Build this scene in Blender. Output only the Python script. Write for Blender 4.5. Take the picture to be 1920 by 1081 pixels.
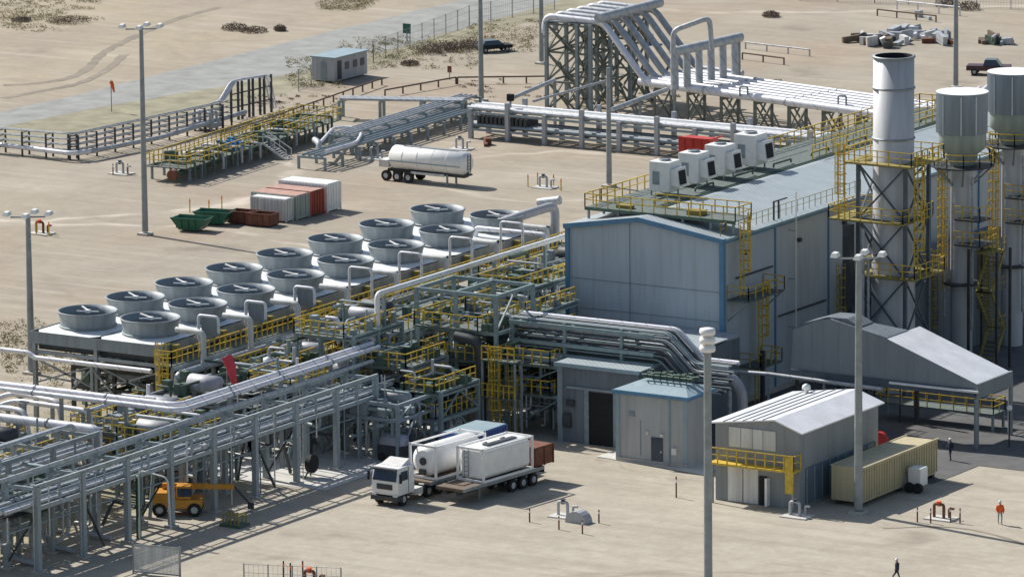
import bpy, bmesh, math, random
from math import sin, cos, pi, radians as R
from mathutils import Vector as V, Matrix

for o in list(bpy.data.objects): bpy.data.objects.remove(o)
SC = bpy.context.scene
COL = SC.collection

# ------------------------------------------------------------------ camera
F = 11845.0
PITCH, YAW, ROLL = R(10.822), R(121.558), R(-0.53)
CAM = V((245.327, -431.560, 105.0))
fw = V((cos(PITCH)*cos(YAW), cos(PITCH)*sin(YAW), -sin(PITCH)))
rt = V((sin(YAW), -cos(YAW), 0)); up = rt.cross(fw)
r_ = cos(ROLL)*rt + sin(ROLL)*up; u_ = -sin(ROLL)*rt + cos(ROLL)*up
cam = bpy.data.cameras.new('camera'); co = bpy.data.objects.new('camera', cam); COL.objects.link(co)
m = Matrix((r_, u_, -fw)).transposed().to_4x4(); m.translation = CAM
co.matrix_world = m
cam.sensor_width = 36; cam.lens = F/1920*36; cam.clip_start = 5; cam.clip_end = 6000
SC.camera = co

def G(px, py, z=0.0):
    """point of height z that the photograph shows at px, py"""
    d = (px-960)/F*r_ - (py-540.5)/F*u_ + fw
    return CAM + (z-CAM.z)/d.z*d

# ------------------------------------------------------------------ light
SUN_AZ, SUN_EL = R(169), R(42)
w = bpy.data.worlds.new('World'); SC.world = w; w.use_nodes = True
nt = w.node_tree; bg = nt.nodes['Background']
sky = nt.nodes.new('ShaderNodeTexSky'); sky.sky_type = 'NISHITA'; sky.sun_disc = False
sky.sun_elevation = SUN_EL; sky.sun_rotation = R(90)-SUN_AZ
sky.air_density = 1.2; sky.dust_density = 1.5
nt.links.new(sky.outputs[0], bg.inputs[0]); bg.inputs[1].default_value = 0.082
sl = bpy.data.lights.new('sun', 'SUN'); sl.energy = 4.6; sl.angle = R(0.6); sl.color = (1, .955, .89)
so = bpy.data.objects.new('sun', sl); COL.objects.link(so)
sd = V((cos(SUN_EL)*cos(SUN_AZ), cos(SUN_EL)*sin(SUN_AZ), sin(SUN_EL)))
so.rotation_euler = sd.to_track_quat('Z', 'Y').to_euler(); so.location = (-60, 0, 120)
vs = SC.view_settings; vs.view_transform = 'Standard'; vs.look = 'None'; vs.exposure = 0.28; vs.gamma = 1

# ------------------------------------------------------------------ materials
def base_mat(name, rough=.6, metal=0.0):
    m = bpy.data.materials.new(name); m.use_nodes = True
    n = m.node_tree; b = n.nodes['Principled BSDF']
    b.inputs['Roughness'].default_value = rough; b.inputs['Metallic'].default_value = metal
    return m, n, b

def mat(name, col, rough=.6, metal=0.0, var=.18, scale=1.2, streak=False, ribs=0.0, seam=0.0):
    m, n, b = base_mat(name, rough, metal); L = n.links
    tc = n.nodes.new('ShaderNodeTexCoord'); mp = n.nodes.new('ShaderNodeMapping')
    L.new(tc.outputs['Object'], mp.inputs[0])
    if streak: mp.inputs['Scale'].default_value = (1.6, 1.6, .18)
    no = n.nodes.new('ShaderNodeTexNoise'); no.inputs['Scale'].default_value = scale
    no.inputs['Detail'].default_value = 6; no.inputs['Roughness'].default_value = .65
    L.new(mp.outputs[0], no.inputs['Vector'])
    rp = n.nodes.new('ShaderNodeValToRGB'); e = rp.color_ramp.elements
    e[0].position = .3; e[1].position = .7
    e[0].color = [c*(1-var) for c in col]+[1]; e[1].color = [min(1, c*(1+var)) for c in col]+[1]
    L.new(no.outputs[0], rp.inputs[0])
    colr = rp.outputs[0]
    if seam:
        sp = n.nodes.new('ShaderNodeSeparateXYZ'); L.new(tc.outputs['Object'], sp.inputs[0])
        a1 = n.nodes.new('ShaderNodeMath'); L.new(sp.outputs[0], a1.inputs[0]); L.new(sp.outputs[1], a1.inputs[1])
        a2 = n.nodes.new('ShaderNodeMath'); L.new(a1.outputs[0], a2.inputs[0]); L.new(sp.outputs[2], a2.inputs[1])
        md = n.nodes.new('ShaderNodeMath'); md.operation = 'PINGPONG'; L.new(a2.outputs[0], md.inputs[0]); md.inputs[1].default_value = seam
        lt = n.nodes.new('ShaderNodeMath'); lt.operation = 'LESS_THAN'; L.new(md.outputs[0], lt.inputs[0]); lt.inputs[1].default_value = .045
        mx = n.nodes.new('ShaderNodeMix'); mx.data_type = 'RGBA'; L.new(lt.outputs[0], mx.inputs[0]); L.new(colr, mx.inputs[6]); mx.inputs[7].default_value = [c*.5 for c in col]+[1]
        colr = mx.outputs[2]
    if streak:
        n3 = n.nodes.new('ShaderNodeTexNoise'); n3.inputs['Scale'].default_value = 2.2; n3.inputs['Detail'].default_value = 4
        m3 = n.nodes.new('ShaderNodeMapping'); m3.inputs['Scale'].default_value = (1, 1, .07); L.new(tc.outputs['Object'], m3.inputs[0]); L.new(m3.outputs[0], n3.inputs['Vector'])
        r3 = n.nodes.new('ShaderNodeMapRange'); L.new(n3.outputs[0], r3.inputs[0]); r3.inputs[1].default_value = .5; r3.inputs[2].default_value = .75; r3.inputs[3].default_value = 0; r3.inputs[4].default_value = .38
        mx3 = n.nodes.new('ShaderNodeMix'); mx3.data_type = 'RGBA'; L.new(r3.outputs[0], mx3.inputs[0]); L.new(colr, mx3.inputs[6]); mx3.inputs[7].default_value = [col[0]*.62, col[1]*.57, col[2]*.5, 1]
        colr = mx3.outputs[2]
    L.new(colr, b.inputs['Base Color'])
    if ribs:
        sx = n.nodes.new('ShaderNodeSeparateXYZ'); L.new(tc.outputs['Object'], sx.inputs[0])
        ad = n.nodes.new('ShaderNodeMath'); L.new(sx.outputs[0], ad.inputs[0]); L.new(sx.outputs[1], ad.inputs[1])
        mu = n.nodes.new('ShaderNodeMath'); mu.operation = 'MULTIPLY'; mu.inputs[1].default_value = 2*pi/ribs
        L.new(ad.outputs[0], mu.inputs[0])
        si = n.nodes.new('ShaderNodeMath'); si.operation = 'SINE'; L.new(mu.outputs[0], si.inputs[0])
        bp = n.nodes.new('ShaderNodeBump'); bp.inputs['Strength'].default_value = .22; bp.inputs['Distance'].default_value = .03
        L.new(si.outputs[0], bp.inputs['Height']); L.new(bp.outputs[0], b.inputs['Normal'])
    else:
        n2 = n.nodes.new('ShaderNodeTexNoise'); n2.inputs['Scale'].default_value = 9; n2.inputs['Detail'].default_value = 3
        L.new(tc.outputs['Object'], n2.inputs['Vector'])
        bp = n.nodes.new('ShaderNodeBump'); bp.inputs['Strength'].default_value = .12; bp.inputs['Distance'].default_value = .03
        L.new(n2.outputs[0], bp.inputs['Height']); L.new(bp.outputs[0], b.inputs['Normal'])
    return m

MT = dict(
 galv=mat('galvanised_steel', (.27,.30,.315), .5, .35, .22),
 steel=mat('grey_painted_steel', (.25,.30,.325), .55, 0, .2),
 teal=mat('grey_green_painted_steel', (.24,.31,.315), .5, 0, .2),
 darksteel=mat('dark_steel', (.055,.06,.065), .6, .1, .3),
 alu=mat('bright_pipe_cladding', (.70,.70,.74), .45, .1, .14, 2, seam=1.1),
 alud=mat('dull_pipe_cladding', (.44,.46,.48), .5, .15, .25, 2, seam=1.0),
 white=mat('white_paint', (.80,.80,.78), .45, 0, .08, 1.5),
 dirtywhite=mat('dirty_white_paint', (.62,.62,.60), .6, 0, .22, 1.0, True),
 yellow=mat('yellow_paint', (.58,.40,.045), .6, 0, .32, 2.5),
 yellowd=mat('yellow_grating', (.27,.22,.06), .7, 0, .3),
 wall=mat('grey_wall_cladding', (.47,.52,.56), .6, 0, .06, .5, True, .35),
 wallb=mat('beige_grey_wall_cladding', (.42,.43,.43), .6, 0, .12, .5, True, .4),
 roof=mat('pale_roof_sheeting', (.36,.41,.43), .5, .1, .10, .6, False, .5),
 rooff=mat('bright_roof_sheeting', (.74,.75,.77), .45, .1, .12, .6),
 trim=mat('blue_trim_paint', (.11,.24,.37), .5, 0, .12),
 bluepale=mat('pale_blue_paint', (.28,.37,.41), .5, 0, .12),
 red=mat('red_paint', (.50,.035,.025), .5, 0, .2),
 pink=mat('windsock_red_cloth', (.62,.06,.08), .8, 0, .15),
 rust=mat('rusty_brown_paint', (.17,.065,.04), .8, 0, .35, 2),
 green=mat('dark_green_paint', (.02,.12,.075), .6, 0, .25),
 greenp=mat('green_equipment_paint', (.075,.12,.09), .6, 0, .25),
 grate=mat('steel_grating', (.13,.16,.15), .8, .2, .3, 3),
 orange=mat('machine_orange_yellow', (.58,.27,.03), .5, 0, .15),
 hivis=mat('orange_vest_cloth', (.85,.14,.03), .8, 0, .1),
 navy=mat('dark_navy_cloth', (.03,.035,.06), .9, 0, .2),
 skin=mat('skin', (.42,.24,.16), .6, 0, .05),
 tyre=mat('tyre_rubber', (.022,.022,.024), .85, 0, .2),
 black=mat('black_opening', (.012,.012,.014), .8, 0, .2),
 glass=mat('dark_window_glass', (.03,.05,.09), .12, 0, .1),
 tan=mat('tan_container_paint', (.50,.44,.28), .6, 0, .12, .8, True),
 bluebox=mat('blue_container_paint', (.04,.09,.30), .5, 0, .2),
 greybox=mat('grey_green_container_paint', (.33,.38,.34), .6, 0, .2, 1, True),
 pinkbox=mat('faded_red_roof_paint', (.45,.27,.22), .8, 0, .25),
 conc=mat('concrete', (.46,.44,.40), .85, 0, .15, 1.5),
 bracing=mat('weathered_grey_olive_steel', (.17,.18,.15), .7, 0, .25),
 rackpaint=mat('pale_rack_paint', (.31,.36,.38), .55, 0, .2, 1.2, True),
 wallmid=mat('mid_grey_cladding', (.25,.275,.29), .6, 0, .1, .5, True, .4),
 stackm=mat('stack_sheet', (.52,.53,.55), .5, .15, .1, 1.0, True),
 maroon=mat('dark_maroon_paint', (.06,.022,.03), .4, 0, .1),
 trimdk=mat('dark_blue_panel', (.10,.15,.20), .5, 0, .2, 1, True),
 drum=mat('blue_grey_drum_paint', (.30,.36,.42), .5, 0, .12, 1, True),
 tower=mat('dark_tower_steel', (.085,.11,.135), .6, 0, .2),
 shadepaint=mat('painted_shade_apron', (.105,.105,.105), .9, 0, .25, .5),  # dark tone that paints shade onto the ground beside the hall
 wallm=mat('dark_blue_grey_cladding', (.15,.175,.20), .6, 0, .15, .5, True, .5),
 bolt=mat('weathered_timber', (.16,.12,.09), .9, 0, .3),
 vessel=mat('grey_vessel_paint', (.40,.41,.44), .55, .1, .15, 1.2, True),
 ring=mat('fan_ring_sheet', (.235,.27,.29), .55, .15, .2, 1, True),
 deckroof=mat('fan_hood_sheet', (.80,.83,.83), .5, .1, .12),
 blue=mat('cyan_blue_paint', (.02,.20,.50), .5, 0, .2),
 leafd=mat('dry_shrub_leaves', (.17,.13,.10), .9, 0, .4, 3),
 leafg=mat('olive_grass', (.34,.30,.17), .9, 0, .4, 2),
 lamp=mat('lamp_housing', (.70,.70,.68), .4, 0, .1),
)

def ground_mat():
    m, n, b = base_mat('sandy_yard_ground', .95); L = n.links
    def N(t): return n.nodes.new(t)
    tc = N('ShaderNodeTexCoord')
    def noise(scale, det=6, vec=None, rough=.6):
        x = N('ShaderNodeTexNoise'); x.inputs['Scale'].default_value = scale; x.inputs['Detail'].default_value = det
        x.inputs['Roughness'].default_value = rough
        L.new(vec or tc.outputs['Object'], x.inputs['Vector']); return x.outputs[0]
    def ramp(src, p0, p1, c0=(0,0,0,1), c1=(1,1,1,1)):
        x = N('ShaderNodeValToRGB'); e = x.color_ramp.elements; e[0].position = p0; e[1].position = p1
        e[0].color = c0; e[1].color = c1; L.new(src, x.inputs[0]); return x.outputs[0]
    def mix(fac, a, bb, mode='MIX'):
        x = N('ShaderNodeMix'); x.data_type = 'RGBA'; x.blend_type = mode
        if isinstance(fac, float): x.inputs[0].default_value = fac
        else: L.new(fac, x.inputs[0])
        for i, s in ((6, a), (7, bb)):
            if isinstance(s, tuple): x.inputs[i].default_value = s
            else: L.new(s, x.inputs[i])
        return x.outputs[2]
    sep = N('ShaderNodeSeparateXYZ'); L.new(tc.outputs['Object'], sep.inputs[0])
    big = noise(.022, 5)
    c = mix(ramp(big, .38, .62), (.385,.335,.255,1), (.35,.32,.26,1))
    # greyer compacted yard near the front, redder sand in the far yard
    mr = N('ShaderNodeMapRange'); L.new(sep.outputs[0], mr.inputs[0]); mr.inputs[1].default_value = -50; mr.inputs[2].default_value = -15
    c = mix(mr.outputs[0], c, (.45,.41,.33,1))
    far = ramp(noise(.05, 6), .46, .64)
    mr2 = N('ShaderNodeMapRange'); L.new(sep.outputs[0], mr2.inputs[0]); mr2.inputs[1].default_value = -45; mr2.inputs[2].default_value = -75
    f2 = N('ShaderNodeMath'); f2.operation = 'MULTIPLY'; L.new(mr2.outputs[0], f2.inputs[0]); L.new(far, f2.inputs[1])
    c = mix(f2.outputs[0], c, (.365,.29,.215,1))
    # open sandy land beyond the road
    mr3 = N('ShaderNodeMapRange'); L.new(sep.outputs[0], mr3.inputs[0]); mr3.inputs[1].default_value = -139; mr3.inputs[2].default_value = -146
    sand = mix(ramp(noise(.035, 8, None, .7), .4, .65), (.42,.36,.25,1), (.36,.30,.25,1))
    c = mix(mr3.outputs[0], c, sand)
    c = mix(ramp(noise(.16, 6, None, .7), .42, .66), c, mix(.30, c, (.24,.20,.155,1)))
    c = mix(ramp(noise(.075, 5, None, .65), .5, .68), c, mix(.35, c, (.58,.53,.44,1)))
    # fine mottling, wheel-worn streaks along curved tracks
    c = mix(ramp(noise(.6, 8, None, .75), .35, .7), c, mix(.5, c, (.22,.18,.13,1)))
    wv = N('ShaderNodeMapping'); wv.inputs['Rotation'].default_value = (0,0,R(28)); wv.inputs['Scale'].default_value = (.03,.5,1)
    L.new(tc.outputs['Object'], wv.inputs[0])
    c = mix(ramp(noise(1.0, 5, wv.outputs[0]), .5, .75), c, mix(.42, c, (.23,.20,.16,1)))
    wv2 = N('ShaderNodeMapping'); wv2.inputs['Rotation'].default_value = (0,0,R(-64)); wv2.inputs['Scale'].default_value = (.035,.6,1)
    L.new(tc.outputs['Object'], wv2.inputs[0])
    c = mix(ramp(noise(1.0, 5, wv2.outputs[0]), .55, .75), c, mix(.4, c, (.55,.50,.42,1)))
    def arc(cx, cy, rad, wd, col, k):
        nonlocal c
        vm = N('ShaderNodeVectorMath'); vm.operation = 'DISTANCE'; L.new(tc.outputs['Object'], vm.inputs[0]); vm.inputs[1].default_value = (cx, cy, 0)
        wn = N('ShaderNodeMath'); wn.operation = 'MULTIPLY_ADD'; L.new(noise(.09, 2), wn.inputs[0]); wn.inputs[1].default_value = 9; L.new(vm.outputs['Value'], wn.inputs[2])
        df = N('ShaderNodeMath'); df.operation = 'SUBTRACT'; L.new(wn.outputs[0], df.inputs[0]); df.inputs[1].default_value = rad+4.5
        ab = N('ShaderNodeMath'); ab.operation = 'ABSOLUTE'; L.new(df.outputs[0], ab.inputs[0])
        mr_ = N('ShaderNodeMapRange'); mr_.interpolation_type = 'SMOOTHSTEP'; L.new(ab.outputs[0], mr_.inputs[0]); mr_.inputs[1].default_value = 0; mr_.inputs[2].default_value = wd; mr_.inputs[3].default_value = k; mr_.inputs[4].default_value = 0
        mm = N('ShaderNodeMath'); mm.operation = 'MULTIPLY'; L.new(mr_.outputs[0], mm.inputs[0]); L.new(ramp(noise(.16+.01*rad/50, 4), .38, .6), mm.inputs[1])
        c = mix(mm.outputs[0], c, col)
    dk_, lt_ = (.27,.23,.18,1), (.56,.50,.42,1)
    for (px_, py_, rad, wd, col, k) in ((60,330,26,1.1,lt_,.6),(60,330,28.4,.9,dk_,.4),(-40,560,38,1.2,lt_,.55),(430,180,40,.8,dk_,.4),(1150,1250,26,.9,dk_,.35),(1150,1250,24,1.1,lt_,.5),(1900,800,22,1.0,dk_,.35),(1400,1180,17,.6,dk_,.4),(1250,860,5.2,.35,dk_,.5),
        (700,500,30,.9,dk_,.3),(1900,1300,17,1.2,dk_,.4),(1500,-120,60,1.4,dk_,.45),(1500,-120,66,1.6,lt_,.45),(1250,60,55,1.2,dk_,.35),(900,1400,34,1.0,dk_,.3),(1050,330,14,1.0,lt_,.4)):
        q_ = G(px_, py_); arc(q_.x, q_.y, rad, wd, col, min(.85, k*1.5))
    # dark oil and damp stains
    c = mix(ramp(noise(.11, 4, None, .5), .62, .72), c, mix(.45, c, (.17,.14,.11,1)))
    L.new(c, b.inputs['Base Color'])
    bp = N('ShaderNodeBump'); bp.inputs['Strength'].default_value = .35; bp.inputs['Distance'].default_value = .12
    L.new(noise(1.5, 8), bp.inputs['Height']); L.new(bp.outputs[0], b.inputs['Normal'])
    return m
MT['ground'] = ground_mat()
MT['road'] = mat('grey_gravel_road', (.285,.29,.275), .95, 0, .22, .35)
MT['verge'] = mat('dry_verge', (.27,.25,.17), .95, 0, .3, .35)
MT['track'] = mat('worn_track', (.25,.215,.17), .95, 0, .25, .4)
MT['pad'] = mat('pale_concrete_pad', (.55,.54,.50), .9, 0, .12, .6)
MT['olivegravel'] = mat('olive_gravel', (.30,.27,.18), .95, 0, .3, .5)  # olive gravel tone of the process area ground

# ------------------------------------------------------------------ mesh builder
class MB:
    def __init__(s): s.v = []; s.f = []; s.sm = []
    def add(s, vs, fs, smooth=False):
        n = len(s.v); s.v += [tuple(x) for x in vs]; s.f += [tuple(i+n for i in f) for f in fs]; s.sm += [smooth]*len(fs)
        return s
    def box(s, x0, x1, y0, y1, z0, z1):
        vs = [(x,y,z) for x in (x0,x1) for y in (y0,y1) for z in (z0,z1)]
        return s.add(vs, [(0,1,3,2),(4,6,7,5),(0,4,5,1),(2,3,7,6),(0,2,6,4),(1,5,7,3)])
    def bar(s, p, q, w=.1, h=None):
        p, q = V(p), V(q); h = h or w; d = (q-p)
        if d.length < 1e-6: return s
        d.normalize(); side = d.cross(V((0,0,1)))
        if side.length < 1e-3: side = V((1,0,0))
        side.normalize(); upv = side.cross(d)
        vs = []
        for c in (p, q):
            for a, b in ((-1,-1),(1,-1),(1,1),(-1,1)): vs.append(c+side*a*w/2+upv*b*h/2)
        return s.add(vs, [(0,1,2,3),(7,6,5,4),(0,4,5,1),(1,5,6,2),(2,6,7,3),(3,7,4,0)])
    def tube(s, pts, r, n=10, cap=True, bend=0.0):
        pts = [V(p) for p in pts]
        if bend and len(pts) > 2:
            out = [pts[0]]
            for i in range(1, len(pts)-1):
                a, c, b = pts[i-1], pts[i], pts[i+1]
                d1 = (a-c); d2 = (b-c); t = min(bend, d1.length*.49, d2.length*.49)
                p1 = c+d1.normalized()*t; p2 = c+d2.normalized()*t
                for k in range(5):
                    f = k/4; out.append((1-f)**2*p1+2*f*(1-f)*c+f*f*p2)
            out.append(pts[-1]); pts = out
        rad = r if isinstance(r, (list, tuple)) else [r]*len(pts)
        vs = []; ref = None
        for i, p in enumerate(pts):
            d = (pts[min(i+1, len(pts)-1)]-pts[max(i-1, 0)])
            d.normalize()
            if ref is None:
                ref = d.cross(V((0,0,1)))
                if ref.length < 1e-2: ref = V((1,0,0))
            ref = (ref-d*ref.dot(d)); ref.normalize(); b = d.cross(ref)
            for k in range(n):
                a = 2*pi*k/n; vs.append(p+(ref*cos(a)+b*sin(a))*rad[i])
        fs = [(i*n+k, i*n+(k+1)%n, (i+1)*n+(k+1)%n, (i+1)*n+k) for i in range(len(pts)-1) for k in range(n)]
        s.add(vs, fs, True)
        if cap:
            s.add(vs[:n], [tuple(range(n))[::-1]]); s.add(vs[-n:], [tuple(range(n))])
        return s
    def lathe(s, cx, cy, prof, n=24, axis=None):
        vs = []
        for (r, z) in prof:
            for k in range(n):
                a = 2*pi*k/n; vs.append((cx+r*cos(a), cy+r*sin(a), z))
        fs = [(i*n+k, i*n+(k+1)%n, (i+1)*n+(k+1)%n, (i+1)*n+k) for i in range(len(prof)-1) for k in range(n)]
        return s.add(vs, fs, False if n < 12 else True)
    def disc(s, cx, cy, r, z, n=24):
        return s.add([(cx+r*cos(2*pi*k/n), cy+r*sin(2*pi*k/n), z) for k in range(n)], [tuple(range(n))])
    def poly(s, pts, t=None):
        """flat polygon; with t it becomes a slab thickened along -t"""
        n = len(pts); pts = [V(p) for p in pts]
        if t is None: return s.add(pts, [tuple(range(n))])
        t = V(t); vs = pts+[p-t for p in pts]
        return s.add(vs, [tuple(range(n)), tuple(range(2*n-1, n-1, -1))]+[(i, i+n, (i+1)%n+n, (i+1)%n) for i in range(n)])
    def rail(s, pts, h=1.1, w=.07, step=1.5, kick=False):
        w = min(w, .078)
        """handrail along a polyline at floor level"""
        pts = [V(p) for p in pts]; Z = V((0,0,1))
        for a, b in zip(pts, pts[1:]):
            L = (b-a).length; n = max(1, int(round(L/step)))
            s.bar(a+Z*h, b+Z*h, w); s.bar(a+Z*h*.55, b+Z*h*.55, w*.8)
            if kick: s.bar(a+Z*.1, b+Z*.1, .03, .2)
            for i in range(n+1):
                p = a.lerp(b, i/n); s.bar(p, p+Z*h, w)
        return s
    def ladder(s, p, z1, dx=(1,0,0), w=.5, cage=True):
        p = V(p); d = V(dx).normalized()*w/2; Z = V((0,0,1))
        for k in (-1, 1): s.bar(p+d*k, V((p.x,p.y,z1))+d*k, .08)
        z = p.z+.3
        while z < z1: s.bar(V((p.x,p.y,z))-d, V((p.x,p.y,z))+d, .05); z += .3
        if cage:
            nrm = V((d.y, -d.x, 0)).normalized()
            z = p.z+2.2
            while z < z1+1:
                ps = [V((p.x,p.y,z))+d*1.5*cos(a)+nrm*.75*sin(a) for a in [pi*k/6 for k in range(7)]]
                for a, b in zip(ps, ps[1:]): s.bar(a, b, .05, .09)
                z += .8
            for k in range(1, 6):
                a = pi*k/6; q = d*1.5*cos(a)+nrm*.75*sin(a)
                s.bar(V((p.x,p.y,p.z+2.2))+q, V((p.x,p.y,z1+1))+q, .05)
        return s
    def pieces(s):
        n = len(s.v); par = list(range(n))
        def find(a):
            while par[a] != a: par[a] = par[par[a]]; a = par[a]
            return a
        for f in s.f:
            a = find(f[0])
            for i in f[1:]: par[find(i)] = a
        roots = {}; 
        for i in range(n): roots.setdefault(find(i), []).append(i)
        isl = list(roots.values()); k = len(isl)
        if k < 2 or k > 260: return None
        lo = [[min(s.v[i][c] for i in g) for c in range(3)] for g in isl]; hi = [[max(s.v[i][c] for i in g) for c in range(3)] for g in isl]
        sz = [max(hi[j][c]-lo[j][c] for c in range(3)) for j in range(k)]; pp = list(range(k))
        def fd(a):
            while pp[a] != a: pp[a] = pp[pp[a]]; a = pp[a]
            return a
        for a in range(k):
            for b in range(a+1, k):
                g2 = sum(max(0, lo[b][c]-hi[a][c], lo[a][c]-hi[b][c])**2 for c in range(3))
                if g2**.5 <= max(.02, .5*max(sz[a], sz[b])): pp[fd(b)] = fd(a)
        gr = {}
        for a in range(k): gr.setdefault(fd(a), []).append(a)
        if len(gr) < 2: return None
        own = {}
        for gi, (r, ms) in enumerate(gr.items()):
            for a in ms:
                for i in isl[a]: own[i] = gi
        out = [MB() for _ in gr]; mp = [{} for _ in gr]
        for i in range(n): g = own[i]; mp[g][i] = len(out[g].v); out[g].v.append(s.v[i])
        for f, sm in zip(s.f, s.sm): g = own[f[0]]; out[g].f.append(tuple(mp[g][i] for i in f)); out[g].sm.append(sm)
        return out
    def build(s, name, mt, parent=None, local=False, label=None, bevel=0):
        ps = s.pieces() if parent is not None and name not in ('foliage',) else None
        if ps:
            os_ = [q.build1(name, mt, parent, local, label, bevel) for q in ps]; return os_[0]
        return s.build1(name, mt, parent, local, label, bevel)
    def build1(s, name, mt, parent=None, local=False, label=None, bevel=0):
        me = bpy.data.meshes.new(name)
        off = V((0,0,0))
        if parent is not None and not local: off = ORG[parent.name]
        me.from_pydata([(x-off.x, y-off.y, z-off.z) for x, y, z in s.v], [], s.f)
        me.materials.append(MT[mt] if isinstance(mt, str) else mt)
        me.polygons.foreach_set('use_smooth', s.sm)
        bm = bmesh.new(); bm.from_mesh(me); bmesh.ops.recalc_face_normals(bm, faces=bm.faces); bm.to_mesh(me); bm.free()
        o = bpy.data.objects.new(name, me); COL.objects.link(o)
        if parent is not None: o.parent = parent; ORG[o.name] = off
        else: ORG[o.name] = V((0,0,0))
        if label: o['label'] = label
        if bevel:
            bv = o.modifiers.new('bevel', 'BEVEL'); bv.width = bevel; bv.segments = 2
        return o
ORG = {}

def tag(o, label, cat, group=None, kind=None):
    if label: o['label'] = label
    if cat: o['category'] = cat
    if group: o['group'] = group
    if kind: o['kind'] = kind
    return o
def thing(name, label, cat, loc=(0,0,0), rz=0.0, group=None):
    o = bpy.data.objects.new(name, None); COL.objects.link(o); o.location = loc; o.rotation_euler = (0,0,rz)
    o.empty_display_size = .5; ORG[o.name] = V(loc)
    return tag(o, label, cat, group)
def copy_tree(o, parent=None, loc=None, rz=None, label=None, group=None, scale=None):
    c = o.copy(); COL.objects.link(c); c.parent = parent
    if loc is not None: c.location = loc
    if rz is not None: c.rotation_euler = (0,0,rz)
    if scale: c.scale = scale
    if label: c['label'] = label
    if group: c['group'] = group
    for ch in list(o.children): copy_tree(ch, c)
    return c
def xy(px, py, z=0): p = G(px, py, z); return (p.x, p.y)

# ================================================================== SETTING
def grid_ground():
    b = MB(); S = 2600
    b.poly([(-S,-S,0),(S,-S,0),(S,S,0),(-S,S,0)])
    tag(b.build('ground', 'ground'), None, None, None, 'structure')
grid_ground()
def sheet(name, mt, pts, z, kind='structure', label=None):
    b = MB(); b.poly([(x, y, z) for x, y in pts]); return tag(b.build(name, mt), label, None, None, kind)
def wobble(edge, amp, seed, step=4.0):
    rnd = random.Random(seed); out = []
    for (a, b) in zip(edge, edge[1:]):
        n = max(1, int(math.dist(a, b)/step))
        for i in range(n):
            f = i/n; out.append((a[0]+(b[0]-a[0])*f+rnd.uniform(-amp, amp), a[1]+(b[1]-a[1])*f))
    out.append(edge[-1]); return out
up_e = wobble([(-139.5,20),(-139.5,120),(-140.3,160),(-141,215),(-142,420)], .35, 1)
lo_e = wobble([(-134,20),(-134,88),(-131,108),(-126,137),(-129,170),(-131,215),(-133,420)], .5, 2)
sheet('road', 'road', up_e+lo_e[::-1], .012)
lo2 = wobble([(-134.2,20),(-134.2,88),(-131.2,108),(-126.2,137),(-129.2,170),(-131,215)], .5, 3)
vg = wobble([(-126.5,20),(-127,60),(-124,90),(-121,110),(-121,135),(-124,165),(-128,215)], .8, 4)
sheet('verge', 'verge', lo2+vg[::-1], .008)
def ribbon(name, mt, pts, wd, z, seed=0):
    rnd = random.Random(seed); L = []; Rr = []
    P = [V((x, y, 0)) for x, y in pts]
    Q = []
    for a, b in zip(P, P[1:]):
        for i in range(10): Q.append(a.lerp(b, i/10))
    Q.append(P[-1])
    Q = [Q[max(0,i-3)].lerp(Q[min(len(Q)-1,i+3)], .5).lerp(Q[i], .34) for i in range(len(Q))]
    for i, p in enumerate(Q):
        d = (Q[min(i+1,len(Q)-1)]-Q[max(i-1,0)]).normalized(); s = V((-d.y, d.x, 0))
        h = wd/2*rnd.uniform(.7, 1.2); L.append(p+s*h); Rr.append(p-s*h)
    b = MB(); n = len(L)
    b.add([(q.x, q.y, z) for q in L+Rr], [(i, i+1, n+i+1, n+i) for i in range(n-1)])
    return tag(b.build(name, mt), None, None, None, 'structure')
for k, line in enumerate([
    [(0,160),(60,158),(130,148),(165,130),(190,100),(250,70),(330,35),(420,12)],
    [(0,186),(70,172),(150,158),(205,130),(235,100)]]):
    ribbon('track', 'track', [xy(*p) for p in line], 1.1, .016+.004*k, k)
ribbon('track', 'track', [xy(*p) for p in [(1180,262),(1290,330)]], .9, .018, 7)
sheet('shade_apron', 'shadepaint', wobble([(8,-15.2),(27.2,-15.6),(27.3,-8.2),(60,-8.0),(60,60),(0.2,60),(.2,-11),(8,-12)], .12, 8, 2.5), .03)  # dark sheet painting the shaded zone by hall and canopy into the ground
sheet('concrete_pad', 'pad', [xy(1118,856), xy(1330,893), xy(1345,875), xy(1200,830)], .05)
sheet('process_area_ground', 'olivegravel', [(-47,-75),(-20.5,-75),(-20.5,-24),(-14,-22),(-14,30),(-47,34)], .014)
sheet('paved_plant_floor', 'pad', [(-33,-40),(-12,-40),(-12,-2),(-33,-2)], .02)
ribbon('track', 'track', [xy(*p) for p in [(1640,990),(1790,985),(1900,1010),(1990,1050)]], .35, .02, 9)

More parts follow.
